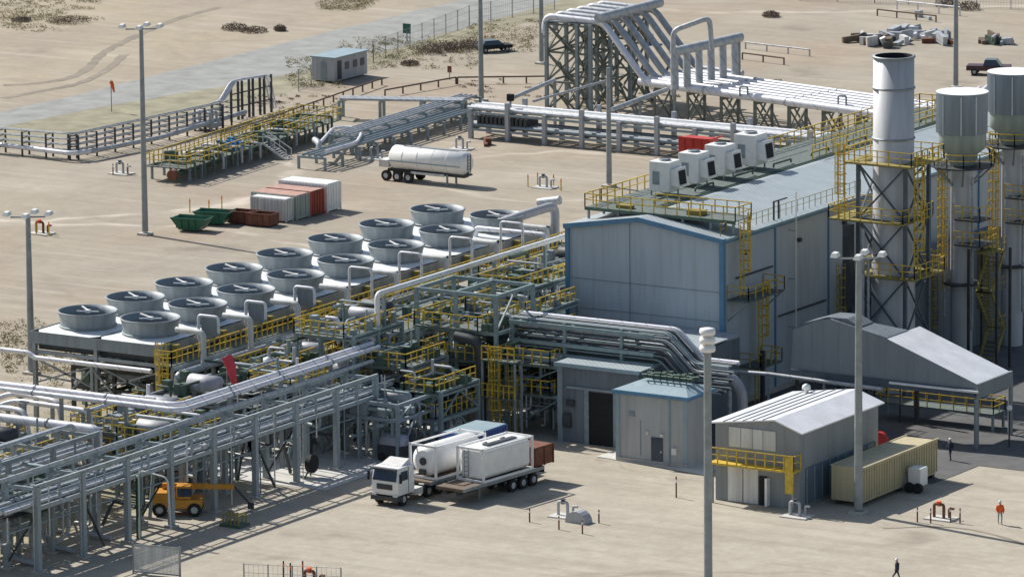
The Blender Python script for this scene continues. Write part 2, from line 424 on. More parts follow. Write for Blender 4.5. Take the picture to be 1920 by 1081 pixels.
# ================================================================== LIGHT MASTS
def mast(x, y, h, label, r=.22, heads=3, group='tall yard light masts', seed=0):
    t = thing('light_mast', label, 'light mast', (x, y, 0), 0, group)
    MB().box(x-.55, x+.55, y-.55, y+.55, 0, .2).build('footing', 'conc', t)
    MB().tube([(x,y,.3),(x,y,h)], [r*1.25, r*.8], 12).build('pole', 'galv', t)
    if heads:
        b = MB(); b.bar((x-1.2, y-.8, h-.1), (x+1.2, y+.8, h-.1), .12); b.bar((x-.5,y+.9,h-.1),(x+.5,y-.9,h-.1),.1)
        b.build('crossarm', 'galv', t)
        for dx, dy in ((-1.45,-.95),(1.45,.95),(-.1,1.1),(.5,-1.0))[:heads+1]:
            q = MB(); q.add([(x+dx-.3,y+dy-.3,h),(x+dx+.3,y+dy-.3,h),(x+dx+.3,y+dy+.3,h+.12),(x+dx-.3,y+dy+.3,h+.12),
                   (x+dx-.2,y+dy-.2,h+.32),(x+dx+.2,y+dy-.2,h+.32),(x+dx+.2,y+dy+.2,h+.4),(x+dx-.2,y+dy+.2,h+.4)],
                   [(0,1,2,3),(4,5,6,7),(0,1,5,4),(1,2,6,5),(2,3,7,6),(3,0,4,7)])
            q.build('lamp_head', 'lamp', t)
    return t
mast(-85.9, 42.7, 19.4, 'tall grey light mast with arms standing on the open sand near the green skips', .24)
mast(-57.5, -14.8, 13.3, 'grey light mast with two pale lamp heads beside the near end of the fan deck', .26, 3)
mast(-99.4, 123.9, 16, 'grey light mast cut by the top of the photo, behind the low pipe rack', .23)
mast(-61.2, 85.6, 11.6, 'grey mast standing in front of the long low pipe rack beyond the big building roof', .23, 0)
mast(27, -27.1, 19.4, 'grey light mast beside the near end of the tan container', .27, 3)
mast(-59.8, 155.2, 17, 'grey light mast cut by the top of the photo, behind the exhaust stacks', .23)
mast(-107.1, 148.8, 16, 'pale light mast cut by the top of the photo, left of the pipe tower', .22)
# surveillance mast in the foreground
x, y = xy(1328, 1112)
t = thing('camera_mast', 'pale steel mast in the foreground topped by stacked white drums', 'mast', (x,y,0))
MB().box(x-.5,x+.5,y-.5,y+.5,0,.3).build('footing','conc',t)
MB().tube([(x,y,.2),(x,y,17.4)], [.31,.27], 16).build('pole','galv',t)
for k in range(3):
    z = 17.4+k*.6; MB().lathe(x,y,[(.05,z),(.52,z+.02),(.58,z+.18),(.54,z+.44),(.3,z+.5),(.02,z+.52)],16).build('drum','white',t)

# ================================================================== MAIN BUILDING
BX0, BX1, BY0, BY1, EH, RH = -14.3, 0.0, 0.0, 62.0, 13.9, 15.0
RX = -7.6
bld = thing('turbine_hall', 'large grey clad hall with blue trim and a shallow pale roof', 'building', (BX1, BY0, 0))
b = MB(); b.poly([(BX0,BY0,0),(BX1,BY0,0),(BX1,BY0,EH),(RX,BY0,RH),(BX0,BY0,EH)])
b.poly([(BX1,BY0,0),(BX1,BY1,0),(BX1,BY1,EH),(BX1,BY0,EH)])
b.poly([(BX0,BY0,0),(BX0,BY1,0),(BX0,BY1,EH),(BX0,BY0,EH)])
b.poly([(BX0,BY1,0),(BX1,BY1,0),(BX1,BY1,EH),(RX,BY1,RH),(BX0,BY1,EH)])
wl = b.build('wall','wall',bld)
b = MB(); o = .3
b.poly([(RX,BY0-o,RH+.14),(RX,BY1+o,RH+.14),(BX1+o,BY1+o,EH+.1),(BX1+o,BY0-o,EH+.1)], (0,0,.12))
b.poly([(RX,BY0-o,RH+.14),(RX,BY1+o,RH+.14),(BX0-o,BY1+o,EH+.1),(BX0-o,BY0-o,EH+.1)], (0,0,.12))
rf = b.build('roof','roof',bld)
for k in range(7):
    y0 = 6+k*8.2; MB().box(-6.2,-.8,y0,y0+1.1,EH+.2,EH+.24).build('roof_light','bluepale',rf) if k in (1,3,5) and False else None
b = MB(); b.bar((BX0-.05,BY0-.05,0),(BX0-.05,BY0-.05,EH),.35); b.bar((BX1+.05,BY0-.05,0),(BX1+.05,BY0-.05,EH),.4)
b.build('corner_trim','trim',bld)
b = MB(); b.bar((BX0-.3,BY0-.34,EH-.05),(RX,BY0-.34,RH-.02),.1,.4); b.bar((RX,BY0-.34,RH-.02),(BX1+.3,BY0-.34,EH-.05),.1,.4)
b.bar((BX1+.36,BY0-.3,EH-.02),(BX1+.36,BY1,EH-.02),.14,.4); b.build('eaves_trim','trim',bld)
b = MB(); b.bar((BX1+.5,BY0-.2,EH+.12),(BX1+.5,BY1,EH+.12),.22,.18); b.build('gutter','bluepale',bld)
for yy in (8.6, 17.6, 26.5, 35.5, 44.5, 53.5):
    MB().bar((BX1+.06,yy,0),(BX1+.06,yy,EH-.3),.12,.16).build('downpipe','trim',bld)
b = MB()
for z in (4.2, 7.2, 9.6): b.box(BX0+.2,BX1-.25,BY0-.03,BY0,z,z+.07)
b.box(-8.6,-8.52,BY0-.03,BY0,4,RH-.3); b.build('panel_seam','steel',bld)
b = MB(); b.box(BX0-.15,BX1+.15,BY0-.2,BY0+.02,0,.45); b.box(BX1-.0,BX1+.18,BY0,BY1,0,.45); b.build('plinth','conc',bld)
# side-wall cable trays and light fittings
b = MB()
for z, y0, y1 in ((10.5,2,8),(6.2,9,17)): b.bar((.15,y0,z),(.15,y1,z),.1,.12)
b.build('cable_tray','darksteel',bld)
b = MB(); b.box(.02,.3,3.4,3.8,12.2,12.5); b.box(.02,.3,12.3,12.7,11.8,12.1); b.box(.02,.3,20,20.4,12,12.3); b.build('wall_light','darksteel',bld)
# lightning rod on the side wall
t = thing('lightning_rod','thin white rod standing against the shaded side wall of the hall','lightning rod',(.7,10.9,0))
MB().tube([(.7,10.9,.1),(.7,10.9,16.2)],.055,8).build('rod','white',t)
b = MB(); [b.bar((0,10.9,z),(.7,10.9,z),.06) for z in (5,9,13)]; b.build('bracket','galv',t)
# roof walkway across the front gable
t = thing('roof_walkway','yellow railed walkway on stilts across the front gable of the hall roof','walkway',(-7,3,14))
b = MB(); b.box(BX0+.6,.3,1.6,4.2,15.14,15.22); b.build('floor','grate',t)
b = MB(); [b.bar((BX0+.6,yy,15.1),(.3,yy,15.1),.16,.26) for yy in (1.6,4.2)]; b.build('edge_beam','greenp',t)
for X in (-13.4,-10.6,-4.6,-2.0,.1):
    for yy in (1.7,4.1):
        zr = EH+.2+(RH-EH)*(1-abs(X-RX)/7.2); MB().bar((X,yy,zr-.05),(X,yy,15.05),.16).build('stilt','steel',t)
b = MB(); b.rail([(.3,1.6,15.22),(BX0+.6,1.6,15.22),(BX0+.6,4.2,15.22),(-12.4,4.2,15.22)],1.1,.075,1.1); b.rail([(-8.6,4.2,15.22),(.3,4.2,15.22),(.3,1.6,15.22)],1.1,.075,1.1)
b.build('handrail','yellow',t)
b = MB(); b.box(-11.2,-9.8,2.3,2.9,15.23,15.5); b.box(-4.6,-3.3,2.3,3.4,15.23,15.6); b.build('floor_box','yellowd',t)
# long service platform down the roof with the cooling units
t = thing('roof_platform','long dark green steel platform with yellow railings running down the hall roof','platform',(-11,30,14.5))
b = MB(); b.box(-13.9,-8.8,4.3,60,15.02,15.1); b.build('floor','grate',t)
b = MB(); [b.bar((X,4.3,14.98),(X,60,14.98),.14,.24) for X in (-13.9,-11.3,-8.8)]; b.build('edge_beam','greenp',t)
for k in range(12):
    yy = 6+k*4.8
    for X in (-13.7,-9.0):
        zr = EH+.15+(RH-EH)*(1-abs(X-RX)/7.2)
        MB().bar((X,yy,zr-.1),(X,yy,14.9),.14).build('stilt','steel',t)
b = MB(); b.rail([(-13.9,4.3,15.1),(-13.9,60,15.1),(-8.8,60,15.1)],1.15,.08,1.2); b.rail([(-8.8,31,15.1),(-8.8,60,15.1)],1.15,.08,1.2)
b.rail([(-11.3,36,15.1),(-11.3,58,15.1)],1.15,.08,1.5)
b.build('handrail','yellow',t)
b = MB(); rnd = random.Random(5)
for k in range(8):
    yy = 5.5+k*6.6; b.tube([(-9.4,yy,15.2),(-9.4,yy,15.5),(-9.4,yy+3,15.5),(-9.4,yy+3,15.2)],.09,6,bend=.15)
b.tube([(-8.4,5,15.0),(-8.4,58,15.0)],.1,6); b.tube([(-8.1,5,14.98),(-8.1,40,14.98)],.07,6); b.build('conduit','greenp',t)
# small hatch frame at the eaves
t = thing('roof_davit','small dark square frame standing at the eave of the hall roof','davit',(-.3,9.2,14))
b = MB(); b.bar((-.3,9.0,14.05),(-.3,9.0,15.6),.12); b.bar((-.3,9.8,14.05),(-.3,9.8,15.6),.12); b.bar((-.3,8.9,15.6),(-.3,11.2,15.6),.1); b.build('frame','darksteel',t)
t = thing('roof_edge_rail','thin yellow guard rail running along the long eave of the hall roof','guard rail',(-.4,10,14))
MB().rail([(-.4,.4,14.12),(-.4,24,14.12)],1.0,.04,1.0,False).build('handrail','yellowd',t)

AC = ['nearest white rooftop cooling unit, beside the yellow gable walkway','second white rooftop cooling unit counted from the gable walkway',
      'third white rooftop cooling unit counted from the gable walkway','tallest white rooftop cooling unit, farthest from the gable walkway, with a dark fan opening']
ac = None
def make_ac():
    t = thing('rooftop_cooling_unit', AC[0], 'cooling unit', (0,0,0), 0, 'white cooling units on the hall roof')
    MB().box(-1.15,.75,-.95,.95,.45,2.9).build('casing','white',t,True,bevel=.05)
    b = MB(); [b.bar((X,Y,0),(X,Y,.5),.1) for X in (-1,.6) for Y in (-.8,.8)]; b.build('leg','galv',t,True)
    b = MB(); b.box(-.8,-.15,-.975,-.952,1.0,2.1); d = b.build('louvre','steel',t,True)
    b = MB(); b.add([(.76,-.7,1.0),(.76,.7,1.0),(.76,.7,2.3),(.76,-.7,2.3),(1.55,-.75,.9),(1.55,.75,.9),(1.35,.75,2.45),(1.35,-.75,2.45)],
          [(0,1,2,3),(4,5,6,7),(0,1,5,4),(1,2,6,5),(2,3,7,6),(3,0,4,7)]); h = b.build('intake_hood','white',t,True)
    MB().add([(1.58,-.55,1.05),(1.58,.55,1.05),(1.43,.55,2.2),(1.43,-.55,2.2)],[(0,1,2,3)]).build('intake_opening','black',h,True)
    b = MB(); b.lathe(-.2,0,[(.5,2.9),(.5,3.05),(.45,3.05)],16); b.disc(-.2,0,.45,3.0,16); b.build('fan_guard','galv',t,True)
    return t
ac = make_ac(); spots = [(-11.0,10.2),(-11.0,15.0),(-11.0,19.4),(-11.0,24.6)]
for k, (X, Y) in enumerate(spots):
    o = ac if k == 0 else copy_tree(ac, None, label=AC[k])
    o.location = (X, Y, 15.05)
    o.scale = (1,1,1) if k < 3 else (1.08,1.08,1.05)
p = G(1300, 306, 14.2)
t = thing('red_cabinet','bright red upright cabinet rising behind the white rooftop cooling units','cabinet',(-14.6,23.5,0))
MB().box(-16.9,-13.95,22.3,23.9,11.2,17.6).build('body','red',t,bevel=.04)
b = MB(); b.bar((-16.95,22.25,17.65),(-13.85,22.25,17.65),.12); b.bar((-13.85,22.25,17.65),(-13.85,24.45,17.65),.12); b.bar((-13.85,22.25,11.2),(-13.85,22.25,17.6),.12)
[b.bar((X,22.25,11.2),(X,22.25,17.6),.08) for X in (-16.3,-15.5,-14.7)]; b.build('frame','red',t)
b = MB(); [b.bar((X,Y,0),(X,Y,11.2),.2) for X in (-16.8,-14.5) for Y in (22.4,24.2)]; b.build('leg','steel',t)

# side-wall escape ladders and landings
t = thing('wall_ladder','yellow caged ladder with two landings on the shaded side wall near the blue corner','ladder',(.5,3,0))
MB().ladder((.75,1.9,9.0), EH+1.1, (0,1,0),.6).build('upper_ladder','yellow',t)
MB().ladder((.75,4.9,3.2), 9.0, (0,1,0),.6).build('lower_ladder','yellow',t)
MB().ladder((.75,4.3,0), 3.2, (0,1,0),.6,False).build('lower_ladder','yellow',t)
l1 = MB().box(.05,2.0,.7,6.6,8.85,8.97).build('landing','grate',t); b = MB(); b.rail([(.1,.7,9),(2.0,.7,9),(2.0,6.6,9),(.1,6.6,9)],1.1,.07,1.3); b.build('handrail','yellow',l1)
b = MB(); [b.bar((.05,Y,7.2),(1.9,Y,8.85),.1) for Y in (.9,6.4)]; b.build('bracket','steel',l1)
l2 = MB().box(.05,2.0,2.6,6.2,3.1,3.22).build('landing','grate',t); b = MB(); b.rail([(.1,2.6,3.22),(2,2.6,3.22),(2,6.2,3.22),(.1,6.2,3.22)],1.1,.07,.9); b.build('handrail','yellow',l2)

# ---- low annex in front of the hall
an = thing('annex','low grey-blue lean-to against the front wall of the hall with a tall black doorway','building',(-5.7,-16,0))
AZ = 6.2
b = MB(); b.poly([(-5.7,-16,0),(1.6,-16,0),(1.6,-16,AZ),(-5.7,-16,AZ)]); b.poly([(-5.7,-16,0),(-5.7,-.02,0),(-5.7,-.02,AZ),(-5.7,-16,AZ)])
b.poly([(1.6,-16,0),(1.6,-.02,0),(1.6,-.02,AZ),(1.6,-16,AZ)])
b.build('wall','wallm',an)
b = MB(); b.poly([(-5.9,-16.2,AZ+.1),(1.8,-16.2,AZ+.1),(1.8,-.1,AZ+.3),(-5.9,-.1,AZ+.3)],(0,0,.1)); b.build('roof','roof',an)
MB().bar((-5.9,-16.3,AZ),(1.8,-16.3,AZ),.16,.3).build('gutter','bluepale',an)
MB().box(-5.72,-5.3,-16.15,-15.98,0,AZ-.1).build('corner_trim','steel',an)
b = MB(); b.box(-2.9,-.7,-16.06,-15.97,0,4.2); d = b.build('doorway','black',an)
b = MB(); b.box(-3.3,-2.92,-16.12,-15.98,0,4.3); b.box(-.68,-.45,-16.12,-15.98,0,4.3); b.box(-4.9,-.45,-16.14,-15.98,4.32,4.5); b.build('door_frame','steel',an)
b = MB(); b.box(-.3,-.05,-16.2,-15.98,.6,1.4); b.box(-.3,-.05,-16.2,-15.98,2.2,3.0); b.box(-.3,-.05,-16.2,-15.98,3.6,4.6); b.box(-5.1,-4.5,-16.3,-15.98,1.2,2.3); b.box(-4.9,-4.2,-16.25,-15.98,2.9,3.4); b.build('wall_fitting','darksteel',an)
# ---- blue-roofed switch house
sh = thing('switch_house','small grey clad house with pale blue hipped roof and one dark navy door','building',(2,-20,0))
x0,x1,y0,y1,z = 2.0,8.1,-19.9,-16.4,5.6
MB().box(x0,x1,y0,y1,0,z).build('wall','wallb',sh)
b = MB(); e=.35
b.add([(x0-e,y0-e,z),(x1+e,y0-e,z),(x1+e,y1+e,z),(x0-e,y1+e,z),(x0+.9,y0+1.5,z+.5),(x1-.9,y0+1.5,z+.5),(x1-.9,y1-.7,z+.5),(x0+.9,y1-.7,z+.5)],
   [(0,1,5,4),(1,2,6,5),(2,3,7,6),(3,0,4,7),(4,5,6,7),(3,2,1,0)]); b.build('roof','bluepale',sh)
b = MB(); b.bar((x0-e,y0-e,z-.1),(x1+e,y0-e,z-.1),.1,.3); b.bar((x1+e,y0-e,z-.1),(x1+e,y1+e,z-.1),.1,.3); b.build('gutter','trim',sh)
b = MB(); b.bar((x0,y0-.03,0),(x0,y0-.03,z-.25),.35,.1); b.bar((x1-.05,y0-.03,0),(x1-.05,y0-.03,z-.25),.35,.1); b.bar((6.6,y0-.06,0),(6.6,y0-.06,z-.25),.12); b.build('corner_trim','bluepale',sh)
MB().box(2.0-.12,8.2,-20.02,-19.9,0,.3).build('plinth','conc',sh)
b = MB(); b.box(3.0,3.5,y0-.06,y0,3.6,4.0); b.box(4.0,4.05,y0-.06,y0,.6,3.4); b.build('wall_conduit','steel',sh)
dd = MB().box(5.0,6.0,y0-.07,y0+.01,.05,2.15).build('door','glass',sh)
MB().box(5.85,5.92,y0-.12,y0-.07,1.0,1.15).build('handle','white',dd)
b = MB(); b.box(5.9,6.1,y0-.25,y0-.0,2.3,2.5); b.box(4.6,4.8,y0-.2,y0,2.35,2.55); b.box(6.9,7.3,y0-.25,y0,1.0,1.5); b.build('wall_fitting','lamp',sh)
b = MB()
for k in range(16):
    X = 3.2+(k%8)*.58; Y = y0+1.8+(k//8)*.9; b.box(X,X+.32,Y,Y+.4,z+.76,z+.76+.25+.3*((k*7)%3)/3)
    b.tube([(X+.15,Y,z+.8),(X+.15,Y-.4,z+1.1),(X+.6,Y-.4,z+1.1)],.05,6)
b.build('roof_equipment','greenp',sh)
# ---- white-roofed compressor shed
cs = thing('workshop_shed','grey shed with bright white roof and a yellow railed balcony over its doors','building',(22.6,-28.2,0))
x0,x1,y0,y1,z,xr,zr = 15.4,22.6,-28.2,-15.8,5.9,20.6,6.6
b = MB(); b.poly([(x0,y0,0),(x1,y0,0),(x1,y0,z),(xr,y0,zr),(x0,y0,z)]); b.poly([(x0,y1,0),(x1,y1,0),(x1,y1,z),(xr,y1,zr),(x0,y1,z)])
b.poly([(x1,y0,0),(x1,y1,0),(x1,y1,z),(x1,y0,z)]); b.poly([(x0,y0,0),(x0,y1,0),(x0,y1,z),(x0,y0,z)]); b.build('wall','wallmid',cs)
b = MB(); b.poly([(x0-.4,y0-.3,z+.06),(xr,y0-.3,zr+.12),(xr,y1+.3,zr+.12),(x0-.4,y1+.3,z+.06)],(0,0,.1)); b.poly([(x1+.4,y0-.3,z+.0),(xr,y0-.3,zr+.12),(xr,y1+.3,zr+.12),(x1+.4,y1+.3,z+.0)],(0,0,.1))
rr = b.build('roof','rooff',cs)
b = MB()
for k in range(1,6):
    X = x0+k*.85; zz = z+.06+(zr-z+.06)*(X-x0+.4)/(xr-x0+.4); b.bar((X,y0-.3,zz+.03),(X,y1+.3,zz+.03),.06,.06)
b.build('roof_seam','galv',rr)
MB().lathe(16.8,-16.6,[(.18,6.0),(.18,6.5),(.34,6.5),(.3,6.8),(.02,6.95)],12).build('roof_vent','white',rr)
b = MB(); b.box(16.6,20.6,y0-.08,y0+.0,4.25,5.75); b.build('louvre_panel','dirtywhite',cs)
b = MB(); [b.box(X,X+.04,y0-.1,y0-.085,4.25,5.75) for X in (17.6,18.6,19.5)]; b.build('panel_seam','steel',cs)
bal = MB().box(x0,x1+.1,y0-1.1,y0-.0,2.95,3.1).build('balcony','yellow',cs)
b = MB(); b.rail([(x0,y0-1.1,3.1),(x1+.1,y0-1.1,3.1),(x1+.1,y0,3.1)],1.15,.1,.8); b.build('handrail','yellow',bal)
b = MB(); b.box(x1-.6,x1+.1,y0-1.15,y0-1.1,1.4,4.2); b.build('access_cage','yellow',bal)
for X in (x0+.3, x1): MB().bar((X,y0-1.0,0),(X,y0-1.0,3.0),.16).build('balcony_post','galv',bal)
b = MB(); b.box(16.5,17.75,y0-.08,y0,.05,2.85); b.box(17.85,19.1,y0-.08,y0,.05,2.85); b.build('double_door','dirtywhite',cs)
b = MB(); b.box(19.2,19.85,y0-.09,y0,.05,2.25); b.build('doorway','black',cs)
MB().box(19.9,20.1,y0-.5,y0-.02,.05,2.2).build('door','white',cs)
b = MB(); b.box(x1+.02,x1+.1,y0+.9,y1-.5,.3,3.0); b.build('lower_panel','trimdk',cs)
b = MB(); [b.box(x1+.1,x1+.14,yy,yy+.1,.3,3.0) for yy in [y0+.9+k*1.2 for k in range(10)]]; b.build('panel_seam','steel',cs)

# ---- sloping intake canopy beside the hall
can = thing('intake_canopy','big grey sloping canopy on posts beside the hall with a lit pale roof strip','canopy',(24,-2.6,0))
A = [V(G(1828,722,5.0)), V(G(1895,701,5.0))]
ya, yb = -2.6, 3.0; xa = 24.2
def onY(px, py, yy):
    d = (px-960)/F*r_-(py-540.5)/F*u_+fw; t = (yy-CAM.y)/d.y; return CAM+t*d
T1 = onY(1662,634,ya); T2 = V((T1.x,yb,T1.z)); E1 = V((xa,ya,5.1)); E2 = V((xa,yb,5.1))
Lt = onY(1556,598,ya); Ll = onY(1488,618,ya); Lb = onY(1484,682,ya)
MB().poly([T1,E1,E2,T2],(0,0,.15)).build('sloping_roof','rooff',can)
MB().poly([T1+V((0,.0,.05)),V((T1.x,ya+3.6,T1.z+.05)),V((Lt.x,ya+1.6,Lt.z)),Lt],(0,0,.1)).build('upper_roof','wallm',can)
MB().poly([T1-V((0,.05,0)),E1-V((0,.05,0)),V((xa,ya-.05,4.7)),V((Lb.x,ya-.05,4.7)),V((Ll.x,ya-.05,Ll.z)),V((Lt.x-1,ya-.05,Lt.z-.15)),V((Lt.x,ya-.05,Lt.z))]).build('side_wall','wallmid',can)
MB().box(Lb.x,xa+.1,ya-.25,ya-.06,4.1,4.7).build('side_fascia','tower',can)
MB().box(xa+.02,xa+.25,ya-.25,yb+.1,4.0,5.15).build('end_fascia','wallmid',can)
MB().box(xa-7.5,xa+.3,ya-.42,ya-.26,4.45,4.62).build('gutter','white',can)
for (X,Y) in ((xa,ya),(xa+.1,yb)): MB().tube([(X,Y,0),(X,Y,4.6)],.2,12).build('post','galv',can)
b = MB(); [b.bar((X,Y,0),(X,Y,4.6),.3) for X in (2,9,16) for Y in (yb,)]; b.build('rear_post','darksteel',can)
t = thing('filter_house','dark arched duct housing between the hall wall and the sloping canopy','duct housing',(4,-1,0))
fp = [onY(px_, py_, -2.3) for px_, py_ in ((1486,683),(1487,620),(1508,605),(1551,594),(1588,597),(1612,612),(1612,683))]
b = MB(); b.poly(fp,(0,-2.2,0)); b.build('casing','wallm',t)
b = MB(); [b.bar((X,Y,0),(X,Y,4.6),.25) for X in (fp[0].x+.3,fp[-1].x-.3) for Y in (-2.1,-.4)]; b.build('post','darksteel',t)
t = thing('filter_pipe','thin grey pipe running level below the dark duct housing','pipe',(4,-3,4))
MB().tube([(.3,-3.2,4.0),(6,-3.2,4.2),(xa-8,-3.2,4.0)],.16,10,bend=.4).build('run','alud',t)
b = MB(); [b.bar((X,-3.2,0),(X,-3.2,3.9),.14) for X in (1.2,6,11)]; b.build('support','steel',t)
# things under the canopy
def railing_island(name, label, cat, x0,x1,y0,y1, z, mt='yellow', legs=True):
    t = thing(name, label, cat, (x0,y0,0)); MB().box(x0,x1,y0,y1,z-.12,z).build('floor','grate',t)
    b = MB(); b.rail([(x0,y0,z),(x1,y0,z),(x1,y1,z),(x0,y1,z),(x0,y0,z)],1.1,.07,1.2); b.build('handrail',mt,t)
    if legs and z > .5:
        for X in (x0+.1,x1-.1):
            for Y in (y0+.1,y1-.1): MB().bar((X,Y,0),(X,Y,z-.12),.18).build('leg','steel',t)
    return t
railing_island('canopy_platform','low yellow railed platform in deep shade under the sloping canopy','platform',12,22.6,3.4,5.4,1.4)
railing_island('canopy_stair_platform','bright yellow railed platform right of the canopy post','platform',24.8,27.0,4.6,7.0,1.6)
t = thing('wall_box','pale grey equipment box on the ground at the right edge of the photo','cabinet',(28,5.5,0)); MB().box(26.4,29.2,7.4,9.6,.1,3.4).build('body','vessel',t,bevel=.05); MB().box(26.3,29.3,7.3,9.7,0,.12).build('plinth','conc',t)
for (X,Y,lb) in ((14.5,3.0,'small round lamp glowing white in the shade under the canopy'),(26.2,-.9,'small white lamp on a black post at the canopy right corner')):
    t = thing('yard_lamp',lb,'lamp',(X,Y,0)); MB().tube([(X,Y,0),(X,Y,2.9)],.07,8).build('post','darksteel',t)
    MB().lathe(X,Y,[(.02,2.86),(.2,2.95),(.23,3.1),(.16,3.28),(.02,3.33)],12).build('globe','white',t)

# ================================================================== STACKS
sx, sy = 8.0, 14.0
t = thing('exhaust_stack','tall open grey exhaust stack with black mouth, nearest of the three stacks','chimney',(sx,sy,0),0,'exhaust stacks along the hall')
b = MB(); b.lathe(sx,sy,[(1.78,0),(1.78,10),(1.68,13),(1.66,27.5),(1.54,27.5)],40); b.build('shell','stackm',t)
b = MB(); b.lathe(sx,sy,[(1.54,27.5),(1.5,27.3),(1.5,24),(.02,24)],32); b.build('flue','black',t)
b = MB(); [b.lathe(sx,sy,[(1.66,z-.09),(1.76,z-.06),(1.76,z+.06),(1.66,z+.09)],40) for z in (24.9,20.8,27.42)]; b.build('stiffener_ring','galv',t)
tw = thing('stack_tower','dark braced steel tower with yellow railed platforms around the big open stack','tower',(sx,sy,0))
HX, HY = 2.15, 2.0
for a in (-1,1):
    for c in (-1,1): MB().bar((sx+a*HX,sy+c*HY,0),(sx+a*HX,sy+c*HY,19),.28).build('leg','tower',tw)
b = MB()
for z0, z1 in ((9.6,14.3),(14.3,18.8),(4.8,9.6)):
    for c in (-1,1):
        b.bar((sx-HX,sy+c*HY,z0),(sx+HX,sy+c*HY,z1),.13); b.bar((sx+HX,sy+c*HY,z0),(sx-HX,sy+c*HY,z1),.13)
        b.bar((sx+c*HX,sy-HY,z0),(sx+c*HX,sy+HY,z1),.13); b.bar((sx+c*HX,sy+HY,z0),(sx+c*HX,sy-HY,z1),.13)
        b.bar((sx-HX,sy+c*HY,z1),(sx+HX,sy+c*HY,z1),.2); b.bar((sx+c*HX,sy-HY,z1),(sx+c*HX,sy+HY,z1),.2)
b.build('bracing','tower',tw)
def ringplat(parent, cx, cy, ax, ay, hole, z, label=None):
    b = MB()
    b.box(cx-ax,cx+ax,cy-ay,cy-hole,z-.15,z); b.box(cx-ax,cx+ax,cy+hole,cy+ay,z-.15,z); b.box(cx-ax,cx-hole,cy-hole,cy+hole,z-.15,z); b.box(cx+hole,cx+ax,cy-hole,cy+hole,z-.15,z)
    p = b.build('platform','yellowd',parent)
    b = MB(); b.rail([(cx-ax,cy-ay,z),(cx+ax,cy-ay,z),(cx+ax,cy+ay,z),(cx-ax,cy+ay,z),(cx-ax,cy-ay,z)],1.1,.07,1.0); b.build('handrail','yellow',p)
    return p
ringplat(tw,sx,sy,3.1,2.8,1.8,19.0); ringplat(tw,sx-1,sy-.3,3.4,2.6,1.9,14.3); ringplat(tw,sx+.6,sy,2.7,2.6,1.9,9.8)
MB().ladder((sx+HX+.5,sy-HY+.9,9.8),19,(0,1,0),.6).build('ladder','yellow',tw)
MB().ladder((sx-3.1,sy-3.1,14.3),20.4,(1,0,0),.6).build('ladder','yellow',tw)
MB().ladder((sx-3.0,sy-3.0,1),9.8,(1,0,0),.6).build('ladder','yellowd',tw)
b = MB(); b.box(sx-2.9,sx-2.2,sy-3.3,sy-2.6,7.2,13.9); b.build('cable_box','darksteel',tw)
b = MB(); b.tube([(sx-1.4,sy-2.6,4),(sx-1.4,sy-2.6,13.6)],.16,8); b.tube([(sx-.9,sy-2.6,4),(sx-.9,sy-2.6,11)],.12,8); b.build('riser_pipe','alud',tw)

